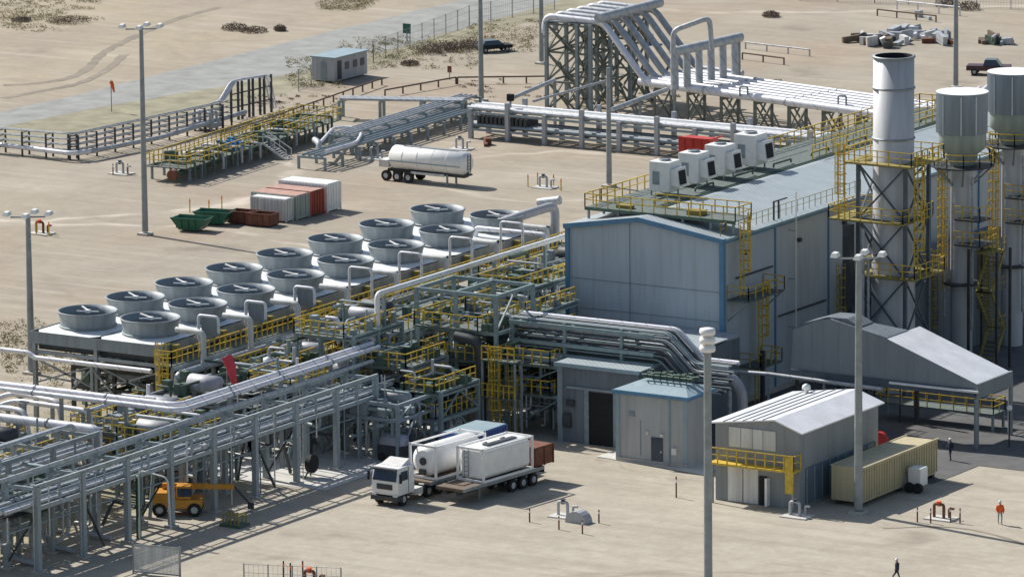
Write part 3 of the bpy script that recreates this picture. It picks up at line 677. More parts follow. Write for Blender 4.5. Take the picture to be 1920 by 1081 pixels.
def tankstack(cx, cy, top, label, seed):
    t = thing('drum_stack',label,'chimney',(cx,cy,0),0,'exhaust stacks along the hall')
    b = MB(); b.lathe(cx,cy,[(.92,0),(.92,6.8)],28); b.build('lower_column','stackm',t)
    b = MB(); b.lathe(cx,cy,[(.92,6.9),(.92,top-6.4)],28); b.build('column','stackm',t)
    b = MB(); b.lathe(cx,cy,[(.93,6.75),(1.5,6.78),(1.5,6.95),(.93,6.98)],28); b.build('flange','darksteel',t)
    b = MB(); b.lathe(cx,cy,[(.92,top-6.4),(1.1,top-6.0),(1.3,top-5.2),(1.95,top-4.7),(1.95,top-3.4)],32); b.build('cone','greybox',t)
    d = MB(); d.lathe(cx,cy,[(1.95,top-3.45),(2.1,top-3.4),(2.1,top-.2),(2.18,top-.12),(2.18,top)],40); d = d.build('drum','drum',t)
    MB().disc(cx,cy,2.18,top,40).build('lid','white',d)
    b = MB()
    for a in (250,295,330,210): a = R(a); b.bar((cx+2.13*cos(a),cy+2.13*sin(a),top-3.4),(cx+2.13*cos(a),cy+2.13*sin(a),top-.2),.06)
    b.build('drum_seam','white',d)
    p = MB(); n=16
    for k in range(n):
        a0, a1 = 2*pi*k/n, 2*pi*(k+1)/n
        p.poly([(cx+.95*cos(a0),cy+.95*sin(a0),top-6.1),(cx+2.7*cos(a0),cy+2.7*sin(a0),top-6.1),(cx+2.7*cos(a1),cy+2.7*sin(a1),top-6.1),(cx+.95*cos(a1),cy+.95*sin(a1),top-6.1)],(0,0,.12))
    p = p.build('platform','darksteel',t)
    b = MB(); b.rail([(cx+2.7*cos(2*pi*k/12),cy+2.7*sin(2*pi*k/12),top-6.05) for k in range(13)],1.1,.07,1.2); b.build('handrail','yellow',p)
    b = MB(); [b.bar((cx+.9*cos(R(a)),cy+.9*sin(R(a)),top-7.8),(cx+2.6*cos(R(a)),cy+2.6*sin(R(a)),top-6.2),.12) for a in range(0,360,60)]; b.build('platform_bracket','galv',p)
    for zz, ex in ((top-12.5,1.2),(top-10.4,.4)):
        q = MB().box(cx+.2,cx+2.6,cy-1.8,cy+ex,zz-.12,zz).build('platform','darksteel',t)
        b = MB(); b.rail([(cx+.2,cy-1.8,zz),(cx+2.6,cy-1.8,zz),(cx+2.6,cy+ex,zz)],1.1,.07,.9); b.build('handrail','yellow',q)
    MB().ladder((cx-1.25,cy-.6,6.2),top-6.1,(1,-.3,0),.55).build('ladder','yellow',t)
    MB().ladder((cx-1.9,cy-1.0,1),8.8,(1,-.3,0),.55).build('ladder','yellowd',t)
    b = MB(); b.tube([(cx+1.25,cy-.5,3),(cx+1.25,cy-.5,top-7)],.12,8); b.tube([(cx-1.1,cy-.9,4),(cx-1.1,cy-.9,top-9)],.09,8); b.build('riser_pipe','alud',t)
tankstack(8,26,22.9,'middle stack, a slim column carrying a wide grey drum with white lid',1)
tankstack(8,35.2,23.3,'stack at the right edge of the photo, a slim column under a wide drum',2)
# process casing between stacks and hall; its dark cladding paints in the hall's shade
t = thing('generator_casing','tall casing coloured dark for hall shade, standing between the hall wall and the stacks','casing',(4,24,0))
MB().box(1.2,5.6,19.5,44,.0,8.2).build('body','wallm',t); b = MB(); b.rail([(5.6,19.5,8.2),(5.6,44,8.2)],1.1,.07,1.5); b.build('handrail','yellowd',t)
t = thing('stair_tower','dark and yellow stair tower with zigzag flights between the two drum stacks','stair tower',(10,26,0))
for X in (9.6,12.2):
    for Y in (24.2,26.6): MB().bar((X,Y,0),(X,Y,10.1),.2).build('leg','darksteel',t)
for k in range(3):
    z0 = k*3.3; s = -1 if k%2 else 1
    b = MB(); b.bar((10.3,25.4-s*1.1,z0),(10.3,25.4+s*1.1,z0+3.3),.12,.3); b.bar((11.7,25.4-s*1.1,z0),(11.7,25.4+s*1.1,z0+3.3),.12,.3)
    [b.bar((10.3,25.4-s*1.1+s*2.2*j/10,z0+3.3*j/10),(11.7,25.4-s*1.1+s*2.2*j/10,z0+3.3*j/10),.25,.05) for j in range(11)]
    b.build('flight','yellowd',t)
    b = MB(); b.box(10.2,11.8,24.2,26.6,z0+3.2,z0+3.3) if k==2 else b.box(10.2,11.8,25.4+s*.9,25.4+s*1.2,z0+3.2,z0+3.3)
    b.rail([(11.8,24.2,z0+3.3),(11.8,26.6,z0+3.3)],1.1,.07,.9); b.build('landing','yellowd',t)

# ================================================================== FAN DECK
DX0, DX1, DY0, DZ, PY = -46.8, -34.2, -29.5, 7.2, 7.42
BND = [-29.5,-22.85,-16.1,-8.95,-1.4,6.25,14.2,22.4,30.6]
DY1 = BND[8]
ord_ = ['first','second','third','fourth','fifth','sixth','seventh','eighth']
dk = thing('fan_deck','long steel deck on braced columns carrying two rows of round cooling fans','cooling deck',(-40.5,0,0))
b = MB(); b.box(DX0,DX1,DY0,DY1,DZ-.9,DZ-.62); b.build('floor','galv',dk)
b = MB(); b.box(DX0-.05,DX1+.05,DY0-.06,DY0,DZ-.95,DZ); b.box(DX1,DX1+.06,DY0,DY1,DZ-.95,DZ); b.box(DX0-.06,DX0,DY0,DY1,DZ-.95,DZ); b.box(DX0-.05,DX1+.05,DY1,DY1+.06,DZ-.95,DZ)
b.build('fascia','ring',dk)
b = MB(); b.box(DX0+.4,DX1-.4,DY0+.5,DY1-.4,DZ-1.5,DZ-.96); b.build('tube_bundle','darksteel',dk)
for k in range(9):
    Y = BND[k]+.1-.2*(k == 8)
    for X in (DX0+.3,-40.5,DX1-.3): MB().bar((X,Y,0),(X,Y,DZ-.95),.32).build('column','galv',dk)
    b = MB(); b.bar((DX0,Y,DZ-1.65),(DX1,Y,DZ-1.65),.2,.3); b.bar((DX0+.3,Y,3.0),(-40.5,Y,DZ-2.2),.15); b.bar((-40.5,Y,3.0),(DX1-.3,Y,DZ-2.2),.15); b.bar((-40.5,Y,3.0),(DX0+.3,Y,DZ-2.2),.15); b.bar((DX1-.3,Y,3.0),(-40.5,Y,DZ-2.2),.15)
    b.build('brace_frame','galv',dk)
def make_fan():
    t = thing('cooling_fan','', 'fan', (0,0,0), 0, 'round fans on the cooling deck')
    a = 2.95; n = 32; zc = .14; rr = 2.24
    vs = []; fs = []
    for k in range(n):
        th = 2*pi*k/n; c, s = cos(th), sin(th); q = max(abs(c)/a, abs(s)/(PY/2-.03))
        vs.append((c/q, s/q, .0))
    for k in range(n):
        th = 2*pi*k/n; vs.append((rr*cos(th), rr*sin(th), zc))
    for k in range(n): fs.append((k,(k+1)%n,n+(k+1)%n,n+k))
    MB().add(vs, fs).build('hood','deckroof',t,True)
    b = MB(); b.lathe(0,0,[(rr+.12,zc-.12),(rr-.02,zc+.15),(rr,zc+.6),(rr+.14,zc+1.15),(rr+.2,zc+1.2),(rr+.2,zc+1.3),(rr+.08,zc+1.3),(rr-.1,zc+.6),(rr-.1,zc-.1)],40)
    ring = b.build('fan_ring','ring',t,True)
    b = MB(); [b.lathe(0,0,[(rr-.02,z),(rr+.09,z+.02),(rr+.09,z+.1),(rr-.02,z+.12)],40) for z in (zc+.05,)]
    b.build('ring_rib','ring',ring,True)
    b = MB()
    for k in range(6):
        th = 2*pi*k/6; c, s = cos(th), sin(th)
        b.add([(c*.35-s*.16,s*.35+c*.16,zc+.62),(c*.35+s*.16,s*.35-c*.16,zc+.48),(c*2.0+s*.2,s*2.0-c*.2,zc+.5),(c*2.0-s*.2,s*2.0+c*.2,zc+.6)],[(0,1,2,3)])
    b.build('blade','black',t,True)
    b = MB(); b.lathe(0,0,[(.02,zc+.75),(.32,zc+.7),(.4,zc+.45),(.02,zc+.4)],12); b.build('hub','darksteel',t,True)
    b = MB(); b.disc(0,0,rr-.1,zc+.1,32); b.build('inlet_screen','black',t,True)
    b = MB(); b.bar((-1.75,1.15,zc+1.22),(.1,0,zc+1.26),.11,.08); b.bar((-.75,-.5,zc+1.2),(.8,.42,zc+1.2),.08,.08)
    b.box(-.16,.2,-.18,.18,zc+1.1,zc+1.32); b.build('motor_bridge','white',t,True)
    return t
fan0 = make_fan(); first = True
for row, X in enumerate((-43.55,-37.45)):
    for k in range(8):
        Y = (BND[k]+BND[k+1])/2
        lab = '%s round fan from the near-left end, in the %s row of the cooling deck' % (ord_[k], 'rear' if row == 0 else 'front')
        if first: o = fan0; o['label'] = lab; first = False
        else: o = copy_tree(fan0, None, label=lab)
        o.location = (X, Y, DZ); o.rotation_euler = (0,0,0)
        for ch in o.children:
            if ch.name.startswith('hood'): ch.scale = (1,(BND[k+1]-BND[k])/PY,1)
            if ch.name.startswith(('blade','motor_bridge')): ch.rotation_euler = (0,0,((k*37+row*13)%9-4)*(.12 if ch.name.startswith('blade') else .04))
# walkway, riser headers in front of the fans
wk = thing('deck_walkway','yellow railed walkway running along the front side of the fan deck','walkway',(-33,0,0))
wz = 5.9
fl = MB().box(-34.1,-32.5,-30.5,DY1,wz-.15,wz).build('floor','grate',wk)
b = MB(); b.rail([(-34.1,-30.5,wz),(-32.5,-30.5,wz),(-32.5,DY1,wz)],1.15,.085,.75); b.build('handrail','yellow',wk)
b = MB(); b.bar((-32.45,-30.5,wz-.25),(-32.45,DY1,wz-.25),.2,.35); b.build('edge_beam','steel',wk)
b = MB()
for k in range(8):
    Y = BND[k]+1.2; b.box(-34.0,-33.5,Y,Y+.5,wz,wz+1.2)
b.build('valve_cabinet','yellowd',wk)
for k in range(9):
    Y = -30.3+k*PY; MB().bar((-32.55,Y,0),(-32.55,Y,wz-.3),.24).build('column','galv',wk)
hd = thing('header_pipe','thick grey header pipe with one upright riser per fan bay in front of the deck','pipe',(-31.6,0,0))
MB().tube([(-31.6,-31.0,2.4),(-31.6,-31.0,5.4),(-31.6,-13.5,5.4),(-31.6,-13.5,3)],.32,14,bend=.6).build('header','alud',hd)
MB().tube([(-31.3,-12,4.6),(-31.3,30,4.6)],.3,12).build('header','alud',hd)
for k in range(8):
    Y = BND[k]+.35*(BND[k+1]-BND[k]); top = 8.1
    MB().tube([(-31.7,Y,5.2 if k<2 else 4.4),(-31.7,Y,top),(-34.3,Y,top)],.23,12,bend=.45).build('riser','dirtywhite',hd)
for k in range(7):
    Y = BND[k+1]-1.9
    if k<3:
        MB().tube([(-33.8,Y,5.8),(-33.8,Y,8.9),(-31.9,Y,8.9),(-31.9,Y,7.6)],.12,10,bend=.3).build('loop_pipe','alu',hd)
        MB().box(-33.6,-32.1,Y+.1,Y+.5,7.3,8.75).build('heater_panel','ring',hd)
    else: MB().tube([(-33.4,Y,5),(-33.4,Y,9.3),(-31.2,Y,9.3),(-31.2,Y,5.2)],.11,10,bend=.35).build('loop_pipe','alu',hd)
b = MB()
for k in range(5):
    Y = -30+k*4.0; b.bar((-31.6,Y,0),(-31.6,Y,5.05),.26); 
    if k<4: b.bar((-31.6,Y,.2),(-31.6,Y+2,4.9),.14); b.bar((-31.6,Y+4,.2),(-31.6,Y+2,4.9),.14)
b.build('support_frame','galv',hd)
# end stair cage
t = thing('deck_stair_cage','tall yellow caged ladder at the near corner of the fan deck walkway','ladder',(-32.8,-31,0))
MB().ladder((-32.9,-31.0,0),7.0,(1,0,0),.8).build('cage','yellow',t)
t = thing('deck_end_pipe','pale pipe hanging level under the near end of the fan deck','pipe',(-40,-30,5))
MB().tube([(-52.5,-30.3,5.6),(-46.5,-30.3,5.6),(-45.9,-30.3,5.25),(-34.6,-30.3,5.25)],.2,12,bend=.3).build('run','alu',t)
b = MB(); b.bar((-40.3,-30.3,0),(-40.3,-30.3,5.1),.26); b.bar((-40.3,-30.3,4.9),(-43.4,-30.3,2),.14); b.bar((-40.3,-30.3,4.9),(-37.2,-30.3,2),.14); b.bar((-52,-30.3,5.2),(-50,-30.3,2.2),.16); b.bar((-51,-30.3,0),(-51,-30.3,5.4),.2); b.build('support','galv',t)
# diagonal ducts past the far end of the deck
t = thing('inclined_duct','dull grey duct sloping up beyond the far end of the fan deck','duct',(-35,30,0))
P0 = G(935,418,8.0); P1 = G(1040,385,9.0)
MB().tube([P0,G(985,402,8.6),P1,P1-V((0,0,4.5))],.42,12,bend=.8).build('duct','vessel',t)
MB().tube([G(1010,380,8.6),G(1050,375,9)],.4,12).build('end_duct','alud',t)
b = MB(); [b.bar(q, V((q.x,q.y,0)),.3) for q in (P0-V((0,0,.4)),P1-V((0,0,4)))]; b.build('support','vessel',t)
t = thing('white_crossover_pipe','short bright pipe crossing level beyond the far end of the fan deck','pipe',(-34,20,0))
Q0 = G(892,427,8.0); Q1 = G(1022,440,8.0); MB().tube([Q0-V((0,0,2)),Q0,Q1,Q1-V((0,0,3))],.22,12,bend=.4).build('run','alu',t)
b = MB(); [b.bar(q, V((q.x,q.y,0)),.25) for q in (Q0-V((0,0,2)),Q1-V((0,0,3)))]; b.build('support','steel',t)
# long white pipe from the hall
t = thing('long_white_pipe','long straight white pipe running from the hall wall above the process frames','pipe',(-20.2,-5,0))
MB().tube([(-20.2,-19.6,7.5),(-20.2,-19.6,11),(-20.2,9.6,11),(-14.4,9.6,11)],.22,14,bend=.5).build('run','white',t)
for Y in (-18.6,-10,-2,6): MB().bar((-20.2,Y,0),(-20.2,Y,10.7),.22).build('support','teal',t)

# ================================================================== PIPE RACKS
def rack(name, label, X0, X1, ys, levels, mt, cat='pipe rack', post=.34, mids=True, loc=None):
    t = thing(name, label, cat, (X0, ys[0], 0)); top = max(levels)
    for Y in ys:
        for X in (X0, X1): MB().bar((X,Y,.12),(X,Y,top),post).build('column',mt,t)
        for X in (X0, X1): MB().box(X-.4,X+.4,Y-.4,Y+.4,0,.13).build('base_plate','conc',t)
    for z in levels:
        for X in (X0,X1): MB().bar((X,ys[0]-.3,z),(X,ys[-1]+.3,z),.2,.32).build('side_beam',mt,t)
        for i, Y in enumerate(ys):
            MB().bar((X0,Y,z-.18),(X1,Y,z-.18),.18,.26).build('cross_beam',mt,t)
    if mids and len(levels) > 1:
        b = MB()
        for a, c in zip(ys, ys[1:]):
            for X in (X0,X1): b.bar((X,(a+c)/2,levels[0]),(X,(a+c)/2,levels[-1]),.14)
        b.build('hanger',mt,t)
    return t
ysA = [-72.6+5.62*k for k in range(9)]
rk = rack('pipe_rack','long grey-green pipe rack on steel columns above the parked orange crane',-18.1,-15.3,ysA,[4.7,6.3],'rackpaint',post=.4)
b = MB()
for k in (0,3,6): b.bar((-18.1,ysA[k],.3),(-15.3,ysA[k],4.5),.12)
for k in (1,5): b.bar((-15.3,ysA[k],4.4),(-15.3,ysA[k]+2.6,.3),.14)
b.build('knee_brace','darksteel',rk)
for i, (X, z, rr, mtn) in enumerate([(-15.65,4.98,.14,'alud'),(-16.1,4.98,.17,'alud'),(-16.7,4.98,.12,'teal'),(-17.3,4.98,.2,'alud'),(-17.8,4.98,.1,'teal'),
                        (-16.4,5.0,.12,'steel'),(-17.0,5.0,.1,'darksteel'),(-17.85,6.62,.15,'alud')]):
    MB().tube([(X,-76,z),(X,-24 if i%3 else -27,z)],rr,10).build('pipe',mtn,rk)
MB().box(-17.2,-16.0,-75,-26,4.2,4.3).build('cable_tray','darksteel',rk)  # solid plate added below the pipes to thicken the rack's ground shadow
MB().box(-17.9,-17.4,-75,-26,4.2,4.3).build('cable_tray','steel',rk)  # narrower plate, added for the same denser shadow under the rack
b = MB(); rnd = random.Random(3)
for k in range(30):
    X = rnd.uniform(-17.8,-15.6); Y = rnd.uniform(-74,-25); z = 4.98; b.box(X-.2,X+.2,Y-.22,Y+.22,z-.05,z+.32)
b.build('valve','alud',rk)
rnd = random.Random(77)
for k in range(26):
    Y = -75+1.95*k; X = -15.32 if k%3 else -18.1
    MB().tube([(X,Y,6.1),(X,Y,rnd.choice((.1,.1,2.4,3.0)))],rnd.choice((.045,.06,.08)),6).build('conduit',rnd.choice(('alud','steel','dirtywhite')),rk)
for k in range(14):
    Y = -75+3.4*k; z = rnd.uniform(1.2,3.8); X = rnd.uniform(-20,-17)
    MB().tube([(-16.2,Y,4.4),(-16.2,Y,z),(X,Y+rnd.uniform(-.5,1.5),z),(X,Y+rnd.uniform(-.5,1.5),.1)],rnd.choice((.07,.1,.14)),8,bend=.35).build('branch_pipe',rnd.choice(('alud','steel','teal','darksteel')),rk)
for z, X in ((3.6,-17.9),(3.5,-15.5),(5.6,-15.25),(5.6,-18.15)): MB().tube([(X,-76,z),(X,-25,z)],.06,6).build('conduit','steel',rk)
for Y in (-66,-49.7): MB().tube([(-17.3,Y,4.9),(-17.3,Y,1.2),(-18.9,Y-1.5,.4),(-21,Y-1.5,.4)],.16,10,bend=.7).build('drop_pipe','alud',rk)
ysB = [-78+5.6*k for k in range(5)]
rk2 = rack('side_pipe_rack','shorter grey pipe rack behind the long one, ending under the bright cross pipes',-25.6,-22.0,ysB,[4.9,6.3],'galv')
for X, z, rr in ((-25.0,5.2,.3),(-24.2,5.2,.16),(-23.5,5.15,.2),(-22.8,5.15,.16),(-24.6,6.62,.16)):
    MB().tube([(X,-82,z),(X,-55,z),(X,-54.2,z-1.6)],rr,10,bend=.5).build('pipe','alud',rk2)
MB().tube([(-22.3,-50,6.62),(-18.2,-50.0,6.62)],.14,8).build('cross_pipe','alud',rk2)
# small details under the racks: hanging conduits and uprights
t = thing('cable_rack','tall thin steel frame with hanging cables at the near end of the pipe racks','frame',(-20,-76,0))
b = MB(); [b.bar((X,-75.5,0),(X,-75.5,7.2),.2) for X in (-21.0,-18.6,-19.8)]; b.bar((-21,-75.5,5),(-18.6,-75.5,5),.16); b.bar((-21,-75.5,7.1),(-18.6,-75.5,7.1),.16); b.bar((-21,-75.5,.4),(-18.6,-75.5,4.8),.1); b.build('frame','galv',t)
for k in range(3):
    Y=-71.5+4.6*k; MB().tube([(-19.4,Y,4.4),(-19.2,Y,1.8),(-18.6,Y,.5),(-16.6,Y+.6,.15)],.24-.03*k,10,bend=1.2).build('curved_duct','vessel',t)

# bright twin pipes with corner bend
def runpipe(name, label, pts, rr, mtn, sup=None, supm='galv', bend=1.0, flanges=0, cat='pipe'):
    pts = [V(p) for p in pts]; t = thing(name, label, cat, (pts[0].x, pts[0].y, 0))
    MB().tube(pts, rr, 14, bend=bend).build('run', mtn, t)
    if flanges:
        b = MB()
        for a, c in zip(pts, pts[1:]):
            L = (c-a).length; n = int(L/flanges)
            for i in range(1, n+1):
                p = a.lerp(c, i/(n+1)); d = (c-a).normalized(); b.tube([p-d*.07,p+d*.07], rr*1.25, 12)
        if b.v: b.build('flange','galv',t)
    if sup:
        for (x, y, z) in sup:
            q = MB(); q.bar((x,y,0),(x,y,z),.24); q.bar((x-.4,y,z),(x+.4,y,z),.16); q.build('support',supm,t)
    return t
YB = -48.9
runpipe('twin_pipe','upper of two bright pipes crossing left then bending along the long rack',[(-41.5,YB,6.2),(-39.0,YB,7.5),(-19.2,YB,7.5),(-19.2,-22,7.5)],.24,'alu',[(-36,YB,7.2),(-30,YB,7.2),(-24,YB,7.2)]+[(-19.2,Y,7.2) for Y in (-42,-35,-28)],flanges=7)
runpipe('twin_pipe','lower of two bright pipes crossing left then bending along the long rack',[(-43,YB-.65,5.9),(-39,YB-.65,7.3),(-18.55,YB-.65,7.3),(-18.55,-22,7.3)],.2,'alu',[(-33,YB-.65,6.5),(-27,YB-.65,6.5)],flanges=8)
Yc = -53.2
runpipe('large_low_pipe','thickest bright pipe at the left edge of the photo, ending above the side rack',[(-42,Yc,6.0),(-23.6,Yc,6.0),(-23.6,Yc,4.4)],.34,'alu',[(-37,Yc,5.6),(-31,Yc,5.6),(-26.5,Yc,5.6)],flanges=6,bend=.6)
for k, (pxa, pya, pxb, pyb, lb) in enumerate([(38,738,110,752,'short bright pipe, upper one of the pair curving down at the left edge'),(42,752,168,770,'short bright pipe, lower one of the pair curving down at the left edge'),(15,764,48,770,'shortest bright pipe stub near the left edge above the thick pipe')]):
    a = G(pxa,pya,6); c = G(pxb,pyb,6); 
    runpipe('bent_pipe',lb,[V((a.x-5,a.y-3,4.2)),V((a.x-1,a.y,5.9)),a,c,V((c.x+.4,c.y,3))],.2,'alu',[(a.x,a.y,5.8),(c.x-.6,c.y,5.8)],bend=.8)

# orange windsocks
def windsock(px, py, z, h, s, label, mtn='pink'):
    p = G(px, py, z); t = thing('windsock',label,'windsock',(p.x,p.y,0))
    MB().tube([(p.x,p.y,0),(p.x,p.y,z+.2)],.05,8).build('pole','galv',t)
    MB().tube([(p.x,p.y,z),(p.x+.25*s,p.y,z-.5*s),(p.x+.45*s,p.y+.1,z-1.6*s)],[.3*s,.28*s,.12*s],10).build('sock',mtn,t)
windsock(208,153,3.2,0,.7,'small limp orange-red windsock beside the far gravel road','hivis')
windsock(425,668,8.4,0,1.5,'limp pinkish-red windsock hanging in front of the fan deck braces')

# ================================================================== PROCESS MODULES
def module(name, label, x0,x1,y0,y1, levels, mt='teal', seed=0, pipes=10, deck=True, vessels=1, top=None, rails='yellow', cat='process frame', braces=True):
    rnd = random.Random(seed); t = thing('process_module', label, cat, (x0,y0,0)); top = top or max(levels)
    nx = max(1, int(round((x1-x0)/4.2))); ny = max(1, int(round((y1-y0)/4.5)))
    X = [x0+(x1-x0)*i/nx for i in range(nx+1)]; Y = [y0+(y1-y0)*i/ny for i in range(ny+1)]
    for a in X:
        for c in Y: MB().bar((a,c,0),(a,c,top),.28).build('column',mt,t)
    zs = sorted(set(levels+[top]))
    b = MB()
    for z in zs:
        for a in X: b.bar((a,y0,z-.12),(a,y1,z-.12),.2,.28)
        for c in Y: b.bar((x0,c,z-.12),(x1,c,z-.12),.2,.28)
    b.build('floor_beam',mt,t)
    if braces:
        b = MB(); zz = [0]+zs
        for i in range(len(zz)-1):
            a, c = rnd.choice(((x1,y0),(x1,y0))); ym = (Y[0]+Y[1])/2
            b.bar((x1,Y[0],zz[i]),(x1,ym,zz[i+1]-.2),.13); b.bar((x1,Y[1],zz[i]),(x1,ym,zz[i+1]-.2),.13)
            b.bar((X[0],y0,zz[i]),(X[1],y0,zz[i+1]-.2),.1)
        b.build('brace',mt,t)
    if deck:
        for i, z in enumerate(levels):
            f = .25 if i%2 else .45; fx0, fx1 = x0+rnd.uniform(0,f)*(x1-x0)*.5, x1-rnd.uniform(0,f)*(x1-x0)*.5
            p = MB().box(fx0,fx1,y0-.6,y1-(y1-y0)*rnd.uniform(0,.4),z,z+.08).build('platform','grate',t)
            b = MB(); b.rail([(fx0,y1,z+.08),(fx0,y0-.6,z+.08),(fx1,y0-.6,z+.08),(fx1,y1,z+.08)],1.15,.085,.8); b.build('handrail',rails,p)
    for k in range(int(pipes*1.8)):
        rr = rnd.choice((.07,.09,.12,.16)); z = rnd.choice(levels)+rnd.uniform(.3,1.6)*rnd.choice((-1,1)); m = rnd.choice(('alud','teal','alu','steel','greenp','alud'))
        xa, xb = sorted((rnd.uniform(x0,x1),rnd.uniform(x0,x1))); ya = rnd.uniform(y0,y1); yb = rnd.uniform(y0,y1)
        mode = k%3
        if mode == 0: pts = [(xa-1,ya,z),(xb,ya,z),(xb,ya,z-2.0)]
        elif mode == 1: pts = [(xa,y0-.8,z),(xa,yb,z),(xb,yb,z),(xb,yb,z+1.2)]
        else: pts = [(xa,ya,.2),(xa,ya,max(1.5,z)),(xa,yb,max(1.5,z))]
        MB().tube(pts,rr,8,bend=.35).build('pipe',m,t)
    b = MB(); 
    for k in range(pipes*3):
        X_, Y_, Z_ = rnd.uniform(x0,x1), rnd.uniform(y0-.4,y1), rnd.choice(levels)+.1; s = rnd.uniform(.12,.32); b.box(X_-s,X_+s,Y_-s,Y_+s,Z_,Z_+s*rnd.uniform(1.5,4))
    b.build('valve_actuator',rnd.choice(('greenp','steel')),t)
    for k in range(vessels):
        X_, Y_ = rnd.uniform(x0+1,x1-1), rnd.uniform(y0+.6,y1-1); z = levels[min(k,len(levels)-1)]; rr = rnd.uniform(.45,.75)
        MB().tube([(X_-1.5,Y_,z+.95),(X_-1.3,Y_,z+.95),(X_+1.3,Y_,z+.95),(X_+1.5,Y_,z+.95)],[rr*.4,rr,rr,rr*.4],14).build('vessel',rnd.choice(('vessel','darksteel')),t)
    return t
module('process_frame','open grey-green frame with heavy top beams and a braced end facing the hall',-19.0,-11.6,-15.7,-10.1,[3.2,5.6,8.0],'teal',11,16,True,2,11.0)
module('valve_platform_frame','frame crowded with yellow railed platforms at the near end of the white pipe',-25.0,-19.6,-24.0,-17.0,[4.2,8.2],'teal',12,16,True,2,8.4)
module('stair_frame','lower yellow railed frame with ladders in front of the crowded process frames',-20.5,-15.2,-22.6,-17.4,[3.0,6.0],'steel',13,14,True,1,6.2)
module('hall_side_frame','yellow railed frame close to the left side of the hall wall',-20.2,-15.2,-5.5,3.5,[3.5,6.6,9.2],'teal',14,14,True,2,9.4)
module('rear_frame','dim frame of pipes behind the white pipe between fans and hall',-29.5,-22.0,-13.0,6.0,[3.6,6.4],'steel',15,18,True,2,6.6)
module('far_frame','small cluttered frame beyond the white pipe near the far fans',-29.0,-21.0,9.0,21.0,[3.6,6.8],'galv',16,16,True,2,7.0)
module('pump_frame','low frame of pumps and pipes behind the parked tank containers',-19.5,-12.4,-29.0,-24.0,[3.4],'steel',17,12,False,2,4.6,braces=True)
module('near_deck_frame','low cluttered frame of pipes in the shade under the front of the fan deck',-31.0,-24.5,-36.0,-27.0,[3.0,4.6],'galv',18,14,False,2,4.8)
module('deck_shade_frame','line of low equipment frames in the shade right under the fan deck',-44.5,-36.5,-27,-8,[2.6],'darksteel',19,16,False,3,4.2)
module('annex_side_frame','narrow frame of pipes and yellow ladders left of the annex corner',-11.4,-6.4,-14.5,-9.0,[3.2,5.6],'teal',20,12,True,1,6.2)
module('a','low frame of pipes and valves in the shade between the two near pipe racks',-33,-26.5,-62,-50.5,[2.4,4.0],'galv',41,16,True,2,4.2)
module('a','cluttered pipe frame behind the orange crane under the side rack end',-24.5,-20.0,-49.5,-40.0,[2.6,4.4],'steel',42,18,True,2,4.6)
module('a','pipe frame filling the gap between the deck corner and the long rack',-30.5,-25.5,-46.5,-37.5,[2.6,4.2],'steel',43,16,True,2,4.4)
module('a','thin grey frame of hanging pipes at the very near end of the racks',-21.6,-18.9,-74,-62,[2.6,4.8],'galv',44,14,False,1,5.0)
module('a','low dark cluster of pumps and pipes beside the near rack columns behind the truck',-15.0,-11.6,-24.0,-18.5,[2.6,4.6],'teal',31,14,True,1,4.8)
module('a','narrow pipe frame between the long rack end and the crowded yellow platforms',-24.5,-20.2,-31.5,-26.5,[3.2,5.4],'steel',32,14,True,1,5.6)
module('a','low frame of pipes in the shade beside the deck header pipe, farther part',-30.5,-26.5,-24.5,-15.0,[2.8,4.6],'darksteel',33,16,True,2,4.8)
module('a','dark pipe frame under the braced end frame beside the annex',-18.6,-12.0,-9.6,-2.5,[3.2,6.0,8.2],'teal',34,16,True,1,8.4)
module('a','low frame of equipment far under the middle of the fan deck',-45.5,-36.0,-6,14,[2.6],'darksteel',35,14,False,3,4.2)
t = thing('yellow_ladder_tower','bright yellow caged ladder tower between the frames and the annex','ladder',(-10.6,-17,0))
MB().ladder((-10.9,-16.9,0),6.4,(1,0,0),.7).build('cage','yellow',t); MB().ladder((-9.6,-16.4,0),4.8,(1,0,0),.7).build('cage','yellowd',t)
b = MB(); b.rail([(-11.8,-17.6,3.2),(-8.8,-17.6,3.2)],1.1,.09,.5); b.rail([(-11.8,-17.6,6.2),(-8.8,-17.6,6.2)],1.1,.09,.6); b.build('handrail','yellow',t)
b = MB(); b.box(-11.8,-8.8,-17.6,-16.4,3.1,3.2); b.box(-11.8,-8.8,-17.6,-16.4,6.1,6.2); b.build('landing','grate',t)
b = MB(); [b.bar((X,Y,0),(X,Y,6.1),.14) for X in (-11.8,-8.8) for Y in (-17.5,-16.5)]; b.build('leg','steel',t)
